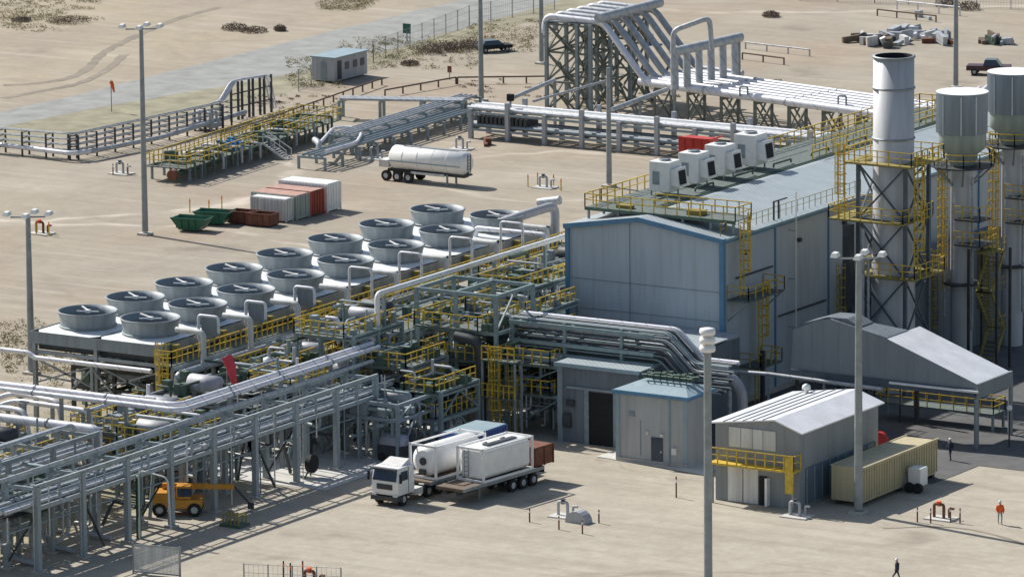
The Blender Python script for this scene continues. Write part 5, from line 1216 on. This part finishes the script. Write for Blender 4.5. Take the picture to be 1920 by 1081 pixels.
sx_ = Lm*.5; b = MB(); [b.bar((sx_+s*.55,-2.6,0.02),(sx_+s*.55,-.0,1.5),.1,.2) for s in (-1,1)]; [b.bar((sx_-.5,-2.6+2.6*k/9,1.45*k/9+.08),(sx_+.5,-2.6+2.6*k/9,1.45*k/9+.08),.22,.05) for k in range(10)]
for s in (-1,1): b.bar((sx_+s*.55,-2.6,1.0),(sx_+s*.55,0,2.5),.08); [b.bar((sx_+s*.55,-2.6+2.6*f,1.45*f),(sx_+s*.55,-2.6+2.6*f,1.45*f+1.05),.07) for f in (0,.5,1)]
b.build('stair','dirtywhite',t,True)
# looped pipe and rack running to the right of the manifold
q0 = G(585,318,0); q1 = G(870,232,0)
lowrack('low_pipe_rack','low pipe rack running away from the manifold platform toward the long rack',[q0,q1],1.3,'steel',4,3.6,.13,3.0,(1.0,),'pipe rack','steel',.22)
q0 = G(640,288,0); q1 = G(880,214,0)
lowrack('rear_low_pipe_rack','second low pipe rack just behind the first one beyond the tanker',[q0,q1],1.9,'teal',4,3.6,.12,2.6,(1.0,.55),'pipe rack','alud',.22)
t = thing('loop_pipe','pale pipe loop curving around beside the manifold platform','pipe',G(640,262,0))
a = G(598,270,1.8); MB().tube([a+V((0,0,-1.5)),a,G(625,240,1.8),G(664,238,1.8),G(678,252,1.8),G(668,268,1.8),G(610,284,1.8)],.16,12,bend=1.2).build('run','alu',t)
MB().tube([G(590,262,2.0),G(598,268,2.0),G(600,296,.6)],.3,12,bend=.4).build('end_drum','alud',t)
b = MB(); [b.bar(V((g.x,g.y,0)),g,.2) for g in (G(625,240,1.6),G(664,240,1.6),G(668,268,1.6))]; b.build('support','steel',t)
lowrack('cross_low_pipe_rack','low rack of pale pipes crossing between the manifold and the far yard',[G(640,222,0),G(870,226,0)],2.0,'teal',5,4.0,.14,2.2,(1.0,),'pipe rack','alud',.24)

# long two-level rack beyond the tanker
ylr = 103.5
xs = [-88+4.35*k for k in range(10)]
t = thing('long_low_pipe_rack','long straight two-level pipe rack on stout posts along the far side of the yard','pipe rack',(-88,ylr,0))
for X in xs:
    for Y in (ylr,ylr+3.4): MB().bar((X,Y,0),(X,Y,3.9 if int((X+88)/4.35+.5)%2 else 3.0),.42).build('post','vessel',t)
    MB().bar((X,ylr,1.0),(X,ylr+3.4,1.0),.2,.3).build('cross_beam','darksteel',t); MB().bar((X,ylr,2.7),(X,ylr+3.4,2.7),.2,.3).build('cross_beam','steel',t)
for j in range(5): MB().tube([(-88.5,ylr+.3+.68*j,3.05),(-47,ylr+.3+.68*j,3.05)],.22,10).build('pipe',('alud','alu','alud','steel','alu')[j],t)
for j in range(4): MB().tube([(-88.5,ylr+.4+.85*j,1.35),(-47,ylr+.4+.85*j,1.35)],.24,10).build('pipe',('steel','alud','steel','darksteel')[j],t)
for z in (.95,2.65): MB().bar((-88.5,ylr-.1,z),(-47,ylr-.1,z),.14,.24).build('side_beam','steel',t)
b = MB(); 
for k in range(12): b.box(-87.4+k*.5,-87.1+k*.5,ylr+.2,ylr+2.6,1.5,2.3)
b.build('cable_stack','darksteel',t)
t = thing('control_box','black box on a post above the long two-level rack','box',(-83.5,103,0)); q = G(957,182,4.3)
MB().bar((q.x,q.y,0),(q.x,q.y,4.0),.16).build('post','steel',t); MB().box(q.x-.3,q.x+.3,q.y-.25,q.y+.25,3.9,4.6).build('case','black',t)
runpipe('inclined_pipe','left of two grey pipes sloping up from the long rack toward the pipe tower',[G(965,182,3.6),G(1040,150,4.6)],.2,'alud',[(G(1040,150,4.6).x,G(1040,150,4.6).y,4.4)])
runpipe('inclined_pipe','right of two grey pipes sloping up to the white pipe corner',[G(1148,205,3.6),G(1250,168,4.0)],.24,'alud',[(G(1200,187,3.8).x,G(1200,187,3.8).y,3.6)])
runpipe('thin_inclined_pipe','thin grey pipe between the two sloping pipes in front of the pipe tower',[G(1000,190,3.4),G(1142,150,4.2)],.13,'alud')

# big white parallel pipes
nl, nr = G(1200,153,4.0), G(1660,216,4.0); fl_, fr = G(1395,128,4.0), G(1740,176,4.0)
NP = 7
wp_lab = ['nearest','second nearest','third nearest','middle','third farthest','second farthest','farthest']
u = (nr-nl).normalized(); v = V((-u.y,u.x,0))
if v.y < 0: v = -v
for j in range(NP):
    s = v*(j*1.28)+V((0,0,.17 if j else 0))
    a = nl+s+u*(0 if j == 0 else 0); c = nl+s+u*(36.5-.0*j)
    t = thing('big_white_pipe','%s of the seven wide white pipes lying side by side beyond the hall'%wp_lab[j],'pipe',(a.x,a.y,0),0,'wide white parallel pipes')
    MB().tube([a-V((0,0,0)),c,c+V((-.3,1,0))*(8+j)],.42 if j == 0 else .23,16,bend=2.2).build('run','alu',t)
    b = MB()
    for k in (9,20,30): p = a+u*k; b.tube([p-u*.1,p+u*.1],.47 if j == 0 else .28,16)
    b.build('band','alud',t)
    if j in (0,1): b = MB(); p = a+u*(14+12*j); b.tube([p+V((0,-.45,0)),p+V((0,-.45,1.0)),p+V((.9,-.45,1.0)),p+V((.9,-.45,0))],.1,8,bend=.2); b.build('vent_loop','galv',t)
tt = thing('pipe_trestle','line of braced steel trestles carrying the seven wide white pipes','trestle',(nl.x,nl.y,0))
for k in range(8):
    p = nl+u*(2+k*4.6); q = p+v*7.7; b = MB()
    b.bar((p.x,p.y,3.4),(q.x,q.y,3.4),.25,.3)
    for f in (0,.33,.66,1):
        g = p.lerp(q,f); b.bar((g.x,g.y,0),(g.x,g.y,3.3),.22)
    for f0, f1 in ((0,.33),(.33,0),(.66,1),(1,.66)): g=p.lerp(q,f0); h=p.lerp(q,f1); b.bar((g.x,g.y,.1),(h.x,h.y,3.2),.14)
    b.bar((p.x,p.y,.1),(p.x+u.x*2,p.y+u.y*2,3.2),.14); b.bar((p.x+u.x*4,p.y+u.y*4,.1),(p.x+u.x*2,p.y+u.y*2,3.2),.14)
    b.build('trestle','bracing',tt)
# upright loop manifold
lm = thing('loop_header','row of upright grey pipes under a long header with a tall arch behind','pipe header',(nl.x+6,nl.y,0))
h0, h1 = G(1262,98,8.0), G(1388,70,8.0)
MB().tube([h0,h1],.5,16).build('header','alud',lm)
for j in range(6):
    p = h0.lerp(h1,(j+.1)/5.6); MB().tube([p,V((p.x+.2,p.y-.2,4.2))],.4,14).build('upright','alud',lm)
p = h0; MB().tube([V((p.x,p.y,3.6)),p+V((0,0,2.2)),G(1330,33,11.5),V((G(1330,33,11.5).x+.3,G(1330,33,11.5).y,8.2))],.27,14,bend=.7).build('arch','alud',lm)
b = MB(); [b.bar(V((g.x,g.y,0)),V((g.x,g.y,7.8)),.25) for g in (h0.lerp(h1,.02),h0.lerp(h1,.98))]; b.build('support','steel',lm)
# pipe tower
T = dict(x0=-90.5,x1=-85.2,y0=122.5,y1=134.0); zt = 9.2
pt = thing('pipe_tower','tall braced steel tower with bright pipes lying on top at the upper middle','tower',(T['x0'],T['y0'],0))
X = [T['x0'],T['x0']+3.7,T['x1']]; Y = [T['y0'],T['y0']+4,T['y0']+8,T['y1']]
for a in X:
    for c in Y: MB().bar((a,c,0),(a,c,zt),.34).build('column','steel',pt)
b = MB()
for z0, z1 in ((0,3),(3,6.1),(6.1,9)):
    for c in (Y[0],Y[1],Y[3]):
        for i in range(2): b.bar((X[i],c,z0),(X[i+1],c,z1),.18); b.bar((X[i+1],c,z0),(X[i],c,z1),.18)
        b.bar((X[0],c,z1),(X[2],c,z1),.2)
    for a in (X[0],X[2]):
        for i in range(3): b.bar((a,Y[i],z0),(a,Y[i+1],z1),.16); b.bar((a,Y[i+1],z0),(a,Y[i],z1),.16)
        b.bar((a,Y[0],z1),(a,Y[3],z1),.2)
b.build('bracing','bracing',pt)
for j in range(6):
    Yj = T['y0']+.6+j*2.1
    e = V((T['x1']+1.2,Yj,zt+.3))
    MB().tube([(T['x0']-.3,Yj-.5,zt-1.2),(T['x0']-.2,Yj-.4,zt+.6),e,V((e.x+6.2,Yj-2.0,4.1)),V((e.x+12,Yj-2.6,4.0))],.34,14,bend=.9).build('sloping_pipe','alu' if j<1 else 'alud',pt)
MB().tube([(T['x1']+1.3,T['y0']-.6,zt+.9),(T['x1']+1.3,T['y1']+.6,zt+.9)],.5,14).build('top_header','alud',pt)
b = MB(); b.box(T['x0']-.2,T['x1']+.2,T['y0'],T['y1'],zt+.02,zt+.08); b.build('top_grating','galv',pt)
b = MB(); p = G(1218,75,6); b.box(p.x-.3,p.x+.3,p.y-.3,p.y+.3,5.4,6.6); b.bar((p.x-1.5,p.y,5.6),(p.x+1.5,p.y,5.6),.2); b.build('blue_valve','blue',pt)
b = MB(); q = G(1165,190,0); 
for k in range(4):
    g = G(1080+k*48,190,0)
    b.bar((g.x,g.y,0),(g.x-2,g.y,4),.2); b.bar((g.x,g.y,0),(g.x+2,g.y,4),.2)
b.build('inclined_strut','bracing',pt)

# office cabin, fence, cars, signs
q = G(600,156,0); q2 = G(690,140,0)
dv = V((q2.x-q.x,q2.y-q.y,0)); Lc = dv.length; rzc = math.atan2(dv.y,dv.x)
q = G(628,156,0); cb = thing('site_cabin','small pale blue-grey portable cabin beside the gravel road','cabin',(q.x,q.y,0),R(90)-0.0)
MB().box(0,6.4,0,2.9,.15,2.6).build('wall','greybox' if False else 'vessel',cb,True); MB().box(-.15,6.55,-.15,3.05,2.6,2.75).build('roof','bluepale',cb,True)
MB().box(.5,1.3,-.04,0,.3,2.3).build('door','darksteel',cb,True)
for X in (2.0,3.6,5.0): MB().box(X,X+.8,-.04,0,1.2,2.0).build('window','glass',cb,True)
MB().box(-.03,0,1.0,1.8,.3,2.2).build('door','steel',cb,True)
q = G(925,97,0); t = thing('parked_car','small black car parked beside the far hedge','car',(q.x,q.y,0),R(55))
b = MB(); b.add([(-2,-.85,.4),(2,-.85,.4),(2,.85,.4),(-2,.85,.4),(-2,-.85,.85),(2,-.85,.8),(2,.85,.8),(-2,.85,.85)],[(0,1,5,4),(1,2,6,5),(2,3,7,6),(3,0,4,7),(4,5,6,7),(3,2,1,0)]); b.build('body','black',t,True,bevel=.08)
MB().add([(-1.6,-.75,.85),(1.0,-.75,.85),(1.0,.75,.85),(-1.6,.75,.85),(-1.2,-.65,1.35),(.3,-.65,1.35),(.3,.65,1.35),(-1.2,.65,1.35)],[(0,1,5,4),(1,2,6,5),(2,3,7,6),(3,0,4,7),(4,5,6,7)]).build('cabin','glass',t,True)
add_wheels(t,(-1.3,1.3),.78,.32,.2)
q = G(1855,140,0); t = thing('dark_pickup','dark maroon pickup truck partly hidden behind the drum stacks','car',(q.x,q.y,0),R(20))
MB().box(-2.4,2.3,-.9,.9,.5,1.05).build('body','maroon',t,True,bevel=.08); MB().add([(-.6,-.8,1.05),(1.3,-.8,1.05),(1.3,.8,1.05),(-.6,.8,1.05),(-.4,-.7,1.7),(.8,-.7,1.7),(.8,.7,1.7),(-.4,.7,1.7)],[(0,1,5,4),(1,2,6,5),(2,3,7,6),(3,0,4,7),(4,5,6,7)]).build('cabin','glass',t,True); add_wheels(t,(-1.5,1.4),.8,.38,.24)
q = G(763,78,0); t = thing('road_sign','dark green square sign board on a post by the gravel road','sign',(q.x,q.y,0)); MB().bar((q.x,q.y,0),(q.x,q.y,1.2),.1).build('post','steel',t); MB().box(q.x-.5,q.x+.5,q.y-.04,q.y+.04,.9,2.0).build('board','green',t)
q = G(843,150,0); t = thing('small_sign','small brownish sign on a thin post beside the low barrier','sign',(q.x,q.y,0)); MB().bar((q.x,q.y,0),(q.x,q.y,1.2),.07).build('post','steel',t); MB().box(q.x-.25,q.x+.25,q.y-.03,q.y+.03,.8,1.5).build('board','rust',t)

def fence(name, label, pts, h=2.2, step=3.0, mt='galv'):
    pts = [V(p) for p in pts]; t = thing(name,label,'fence',pts[0]); 
    for a, c in zip(pts,pts[1:]):
        n = max(1,int((c-a).length/step))
        for i in range(n+1):
            p = a.lerp(c,i/n); MB().bar(p,p+V((0,0,h)),.07).build('post',mt,t)
        b = MB(); [b.bar(a+V((0,0,z)),c+V((0,0,z)),.025) for z in (.1,h*.35,h*.7,h-.05)]
        m_ = int((c-a).length/.35); [b.bar(a.lerp(c,i/m_),a.lerp(c,i/m_)+V((0,0,h-.05)),.012) for i in range(m_)]
        b.build('mesh_panel',mt,t)
    return t
fence('wire_fence','tall wire fence running up from the cabin along the gravel road',[G(560,172,0),G(700,118,0),G(880,50,0),G(1040,18,0)],2.4,3.4)
fence('wire_fence','wire fence along the far top right of the yard',[G(1500,2,0),G(1640,6,0),G(1960,20,0)],2.0,4)
fence('wire_fence','low wire fence with steel posts at the bottom edge of the photo',[G(458,1112,0),G(640,1120,0)],2.2,1.6)
def barrier(label, a, c, h=.75, step=2.4, rr=.09, mt='bolt'):
    a, c = V(a), V(c); t = thing('pipe_barrier',label,'barrier',a,0,'low pipe barriers')
    MB().tube([a+V((0,0,h)),c+V((0,0,h))],rr,8).build('rail',mt,t); n=max(1,int((c-a).length/step))
    b = MB(); [b.bar(a.lerp(c,i/n),a.lerp(c,i/n)+V((0,0,h)),.13) for i in range(n+1)]; b.build('post',mt,t)
barrier('long low barrier left of the manifold platform rising toward the far cabin',G(415,266,0),G(716,160,0))
barrier('low barrier beyond the cross pipes, middle stretch',G(722,182,0),G(855,158,0)); barrier('low barrier curving on toward the foot of the pipe tower',G(858,158,0),G(1030,156,0))
barrier('pale barrier just right of the upright pipe header, farther of two',G(1398,92,0),G(1518,106,0),mt='alud'); barrier('dark barrier just right of the upright pipe header, nearer of two',G(1392,112,0),G(1470,122,0))
barrier('dark barrier in front of the pale one at the top right',G(1645,30,0),G(1755,42,0)); barrier('pale double barrier at the far top right',G(1682,18,0),G(1800,30,0),1.0,mt='alu')

# stored materials heap
rnd = random.Random(21)
def heap(px,py,n,spread,label,mts,smax=1.0):
    q = G(px,py,0); t = thing('material_pile',label,'material pile',(q.x,q.y,0))
    for m_ in mts:
        b = MB()
        for k in range(n):
            x, y = q.x+rnd.uniform(-1,1)*spread, q.y+rnd.uniform(-1,1)*spread*.7; a = rnd.uniform(0,pi); L = rnd.uniform(.5,2.2)*smax; w_ = rnd.uniform(.2,.8)*smax; h = rnd.uniform(.2,1.1)*smax
            b.bar((x-cos(a)*L/2,y-sin(a)*L/2,h/2),(x+cos(a)*L/2,y+sin(a)*L/2,h/2+rnd.uniform(0,.3)),w_,h)
        b.build('pallet_load',m_,t)
heap(1640,82,7,3.0,'mixed pile of white and dark materials, left of three piles at the top right',('dirtywhite','alud','darksteel','bolt'))
heap(1722,72,8,3.6,'silvery stack of pipes and pallets, middle of three piles at the top right',('alud','alu','vessel'),1.1)
heap(1762,82,4,1.6,'grey heap on brown ground right behind the thin light mast',('alud','rust'))
heap(1870,82,4,2.0,'dark grey pile farthest right among the yard piles',('vessel','bolt','greenp'))
heap(1748,35,2,2.0,'small pale stack near the double barrier at the far top right',('alud',))
heap(925,272,2,.8,'small orange-brown pair of boxes before the long rack',('rust',))

# hydrants and bollard groups
BL = {}
def bl(s):
    BL[s] = BL.get(s, 0)+1
    return ('first ','second ','third ','fourth ')[BL[s]-1]+s+', counted from the left'
def bollard(px,py,h,label,mt,grp,k=0):
    q = G(px,py,0); o = MB(); o.tube([(0,0,0),(0,0,h)],.06,8); o.tube([(0,0,h),(0,0,h+.04)],[.06,.02],8)
    t = thing('bollard',label,'bollard',(q.x,q.y,0),0,grp); o.build('post',mt,t,True); MB().tube([(0,0,h*.72),(0,0,h*.88)],.066,8).build('band','hivis' if mt!='rust' else 'white',t,True); return t
def hydrant(px,py,label,kind=0,mt='vessel'):
    q = G(px,py,0); t = thing('valve_station',label,'valve station',(q.x,q.y,0)); MB().box(-1.1,1.1,-.8,.8,0,.1).build('pad','pad',t,True)
    b = MB(); b.tube([(-.6,0,.1),(-.6,0,1.1),(.2,0,1.1),(.2,0,.1)],.12,8,bend=.2); b.tube([(.5,.3,.1),(.5,.3,.8),(.9,.3,.8)],.1,8,bend=.15)
    b.build('pipe','rust' if kind else mt,t,True); b = MB(); b.lathe(-.2,0,[(.02,1.35),(.22,1.33),(.22,1.28),(.02,1.26)],10); b.box(-.3,-.1,-.1,.1,.95,1.3); b.build('hand_wheel','hivis' if kind else 'darksteel',t,True); return t
g = 'yellow bollards guarding valve stations'
hydrant(1060,968,'valve station with pale domed cover alone on the sand in front of the trailers')
q = G(1085,978,0); t = thing('domed_cover','pale lilac domed hood beside the valve station in front of the trailers','cover',(q.x,q.y,0)); b=MB(); b.tube([(-.6,0,.0),(-.6,.01,.0)],.01,4); b=MB()
b.add([(s*.9*cos(pi*k/8),.0+y_,.9*sin(pi*k/8)) for y_ in (-.5,.5) for s in (1,) for k in range(9)],[(k,k+1,k+10,k+9) for k in range(8)]+[tuple(range(9)),tuple(range(17,8,-1))]); b.build('hood','vessel',t,True)
for (px,py) in ((993,978),(1048,992),(1092,1000),(1123,980)): bollard(px,py,1.0,bl('thin dark post around the domed valve station'),'rust',g+' near the trailers')
hydrant(1765,972,'valve station with red valve on a white pad, left of the person in orange',1)
for (px,py) in ((1720,978),(1745,980),(1782,978),(1800,980)): bollard(px,py,1.1,bl('orange-brown post near the person in orange'),'rust',g+' near the person')
hydrant(228,326,'small dark valve station on the open sand left of the tall light mast')
for (px,py) in ((212,328),(240,328)): bollard(px,py,1.1,bl('thin brown post left of the tall light mast'),'rust',g+' on the far sand')
hydrant(78,438,'valve station with orange marks behind the left light mast',1)
for (px,py) in ((68,440),(92,442)): bollard(px,py,1.3,bl('thin orange post behind the left light mast'),'yellow',g+' at left')
hydrant(1022,352,'pale valve station on the sand between the tanker and the hall roof')
for (px,py) in ((990,350),(1008,346),(1038,350),(1052,358)): bollard(px,py,1.2,bl('thin yellowish post between tanker and hall'),'yellow',g+' beyond the fans')
for (px,py) in ((356,398),(392,400),(416,392)): bollard(px,py,1.3,bl('thin yellow post standing just behind the green skips'),'yellow','yellow posts behind the green skips')
bollard(1268,932,1.6,'single dark post on a base right of the front trailer','rust',None)
for (px,py) in ((1495,968),): hydrant(px,py,'small grey valve set at the base of the white-roofed shed corner')
for (px,py) in ((532,1092),(545,1096),(568,1092)): bollard(px,py,1.6,bl('dark upright post inside the wire fence at the bottom edge'),'darksteel','dark posts at the bottom edge')
hydrant(585,1098,'bright red-topped valve at the very bottom edge of the photo',1)
hydrant(705,298,'tangle of pale pipes on the ground near the tanker tail')
hydrant(865,280,'pale pipe cluster at the edge of the yard right of the racks')

# gate panel at bottom-left with pipework
q = G(250,1074,0); q2 = G(338,1082,0)
t = thing('mesh_gate','grey mesh gate panel standing beside the pipe rack feet at the bottom left','gate',(q.x,q.y,0))
b = MB(); [b.bar(q.lerp(q2,k/34)+V((0,0,.15)),q.lerp(q2,k/34)+V((0,0,2.1)),.035) for k in range(35)]; [b.bar(q+V((0,0,.2+.1*k)),q2+V((0,0,.2+.1*k)),.03) for k in range(20)]; b.build('mesh_panel','dirtywhite',t)
b = MB(); b.bar(q,q+V((0,0,2.3)),.1); b.bar(q2,q2+V((0,0,2.3)),.1); b.bar(q+V((0,0,2.15)),q2+V((0,0,2.15)),.08); b.bar(q+V((0,0,.15)),q2+V((0,0,.15)),.08); b.build('frame','galv',t)
q = G(262,1010,0); t = thing('hose_stand','thin white pipe arch with nozzles standing at the near rack column','pipe stand',(q.x,q.y,0))
MB().tube([q,q+V((0,0,5.2)),q+V((2.6,0,4.9)),q+V((2.8,0,1.0))],.07,8,bend=.5).build('arch','dirtywhite',t)
b = MB(); [b.tube([q+V((-1.8+k*.35,0,4.7)),q+V((-1.5+k*.35,0,4.7))],.13,8) for k in range(5)]; b.bar(q+V((-1.8,0,4.7)),q+V((0,0,4.7)),.08); b.build('nozzle','alu',t)
MB().bar(q+V((-.2,.2,0)),q+V((-.2,.2,4.9)),.28).build('post','green',t)
q = G(585,895,0); t = thing('hose_reel','black round hose reel near the rack columns behind the truck','reel',(q.x,q.y,0)); MB().tube([(q.x-.2,q.y,1.1),(q.x+.2,q.y,1.1)],.7,18).build('drum','black',t); b=MB(); b.bar((q.x-.4,q.y-.4,0),(q.x,q.y,1.1),.1); b.bar((q.x-.4,q.y+.4,0),(q.x,q.y,1.1),.1); b.build('stand','greenp',t)
q = G(440,985,0); t = thing('green_skid','small green skid with pipes on the ground by the crane hook','skid',(q.x,q.y,0)); MB().box(q.x-.9,q.x+.9,q.y-.7,q.y+.7,.0,.2).build('base','greenp',t); b=MB(); [b.tube([(q.x+dx,q.y-.5,.2),(q.x+dx,q.y-.5,.9),(q.x+dx,q.y+.5,.9),(q.x+dx,q.y+.5,.2)],.06,6,bend=.15) for dx in (-.7,-.35,0,.35,.7)]; b.build('pipe','yellowd',t)

# ================================================================== PEOPLE
def person(px, py, rz, label, vest, legs_m, pose=0):
    q = G(px,py,0); t = thing('person',label,'person',(q.x,q.y,0),rz)
    me = bpy.data.meshes.new('body'); s = .12 if pose == 0 else .3
    vs = [(0,0,.95),(0,0,1.2),(0,0,1.42),(0,0,1.52),(.02,0,1.64),(0,.1,.9),(s,.11,.5),(s*.3,.11,.08),(s*.3+.14,.11,.03),(0,-.1,.9),(-s*.4,-.11,.5),(-s,-.11,.08),(-s+.14,-.11,.03),
          (0,.19,1.4),(-.03,.25,1.13),(.1,.24,.9),(.14,.23,.82),(0,-.19,1.4),(.02,-.25,1.13),(.16,-.2,.98),(.22,-.18,.93)]
    ed = [(0,1),(1,2),(2,3),(3,4),(0,5),(5,6),(6,7),(7,8),(0,9),(9,10),(10,11),(11,12),(2,13),(13,14),(14,15),(15,16),(2,17),(17,18),(18,19),(19,20)]
    me.from_pydata(vs, ed, []); me.materials.append(MT[legs_m]); o = bpy.data.objects.new('body', me); COL.objects.link(o); o.parent = t
    sk = o.modifiers.new('skin','SKIN'); rad = [.15,.15,.15,.06,.09,.09,.065,.05,.045,.09,.065,.05,.045,.06,.05,.035,.03,.06,.05,.035,.03]
    for i, v_ in enumerate(me.skin_vertices[0].data): v_.radius = (rad[i]*.9, rad[i]*.9); v_.use_root = (i == 0)
    sb = o.modifiers.new('sub','SUBSURF'); sb.levels = 1; sb.render_levels = 2
    b = MB(); b.lathe(0,0,[(.17,.92),(.19,1.1),(.2,1.3),(.2,1.44),(.1,1.5)],14)
    b.v = [(x*.8,y*1.15,z) for x,y,z in b.v]; b.build('vest',vest,t,True)
    b = MB()
    for (p0,p1) in (((0,.2,1.42),(-.03,.27,1.15)),((0,-.2,1.42),(.02,-.27,1.15)),((-.03,.27,1.15),(.1,.25,.93)),((.02,-.27,1.15),(.16,-.21,1.0))): b.tube([p0,p1],[.07,.06],8)
    b.build('sleeve',vest,t,True)
    b = MB(); b.lathe(.02,0,[(.01,1.53),(.07,1.56),(.095,1.64),(.09,1.72),(.02,1.76)],14); b.add([(.1,-.02,1.62),(.1,.02,1.62),(.14,0,1.63),(.1,0,1.68)],[(0,1,2),(0,2,3),(1,3,2)]); b.build('face','skin',t,True)
    b = MB(); b.lathe(.02,0,[(.13,1.68),(.125,1.72),(.1,1.79),(.02,1.82)],14); b.build('helmet','white',t,True)
person(1875,982,R(-60),'person in orange hi-vis jacket and helmet walking on open sand at the right','hivis','steel',1)
person(1682,1092,R(200),'person in dark clothes cut by the bottom edge of the photo','navy','navy',1)
person(1782,863,R(250),'person standing in the shade in front of the canopy','navy','navy',0)

# ================================================================== VEGETATION
def tuft_mesh(n, rad, h, rnd, cx, cy):
    b = MB()
    for k in range(n):
        a = rnd.uniform(0,2*pi); r0 = rad*math.sqrt(rnd.random()); x, y = cx+r0*cos(a), cy+r0*sin(a); z = rnd.uniform(.0,h)*(1-.5*r0/rad)
        d_ = V((rnd.uniform(-1,1),rnd.uniform(-1,1),rnd.uniform(-.3,1))).normalized()*rnd.uniform(.05,.13); e_ = V((rnd.uniform(-1,1),rnd.uniform(-1,1),rnd.uniform(-1,1))).normalized()*.06
        p = V((x,y,z)); b.v += [tuple(p),tuple(p+d_+e_),tuple(p+d_*1.8),tuple(p+d_-e_)]; m_ = len(b.v); b.f.append((m_-4,m_-3,m_-2,m_-1)); b.sm.append(False)
    return b
rnd = random.Random(40)
def shrub(px,py,rad,h,label,mt='leafd',n=900):
    q = G(px,py,0); t = thing('shrub',label,'shrub',(q.x,q.y,0)); tuft_mesh(n,rad,h,rnd,q.x,q.y).build('foliage',mt,t)
    b = MB()
    for k in range(5): a = rnd.uniform(0,6.28); b.tube([(q.x,q.y,0),(q.x+cos(a)*rad*.5,q.y+sin(a)*rad*.5,h*.7)],[.05,.015],5)
    b.build('stem','bolt',t)
for i,(px,py,rad,h,lb) in enumerate([(130,42,2.6,.8,'dark purple-brown shrub patch at the top left'),(40,40,1.2,.6,'small brown shrub left of the dark patch at the top left'),(440,56,1.5,.9,'greenish scrub clump above the road near the tall mast, left part'),(475,60,1.6,.7,'brown scrub clump above the road near the tall mast, right part'),(525,58,.7,.8,'lone twiggy shrub beside the road above the cabin'),
    (805,100,1.4,1.3,'dark shrub at the left of the far hedge row'),(832,96,1.4,1.4,'dark shrub second in the far hedge row'),(858,95,1.5,1.3,'brown shrub third in the far hedge row'),(885,90,1.4,1.2,'brown shrub at the mast end of the far hedge row'),(768,122,1.0,.6,'low brown shrub in front of the far hedge row'),
    (1446,32,1.0,.8,'lone dark bush on bare ground at the top centre right'),(1775,12,1.4,1.2,'dark bush behind the double barrier at the far top right'),(1815,18,1.4,1.2,'dark bush right of the top right light mast')]): shrub(px,py,rad,h,lb)
def scatter(name, label, polys, n, rad, h, mt, seed):
    rnd = random.Random(seed); b = MB()
    for k in range(n):
        (xa,xb,ya,yb) = rnd.choice(polys); px, py = rnd.uniform(xa,xb), rnd.uniform(ya,yb); q = G(px,py,0); u0 = tuft_mesh(rnd.randint(16,40),rad*rnd.uniform(.4,1.4),h*rnd.uniform(.5,1.2),rnd,q.x,q.y)
        b.add(u0.v,u0.f)
    o = b.build(name, mt); tag(o,label,None,None,'stuff')
scatter('scrub','dry low scrub scattered over the sand beyond the road',[(0,190,0,40),(0,120,20,60),(600,700,0,20)],260,.8,.3,'leafg',1)
scatter('dry_grass','dry grass along the fence and road verge',[(690,900,80,130),(540,640,110,165),(880,1030,40,90),(640,1000,70,100)],420,.7,.45,'leafg',2)
scatter('yellow_grass','yellowish grass on the ground around the left pipes and under the deck',[(0,70,600,700),(0,280,690,860),(60,280,660,700)],300,.7,.35,'leafg',3)
scatter('ground_litter','low brown litter of small stones over the ground below the far racks',[(860,1480,150,190),(440,640,180,240)],160,.5,.15,'leafd',4)
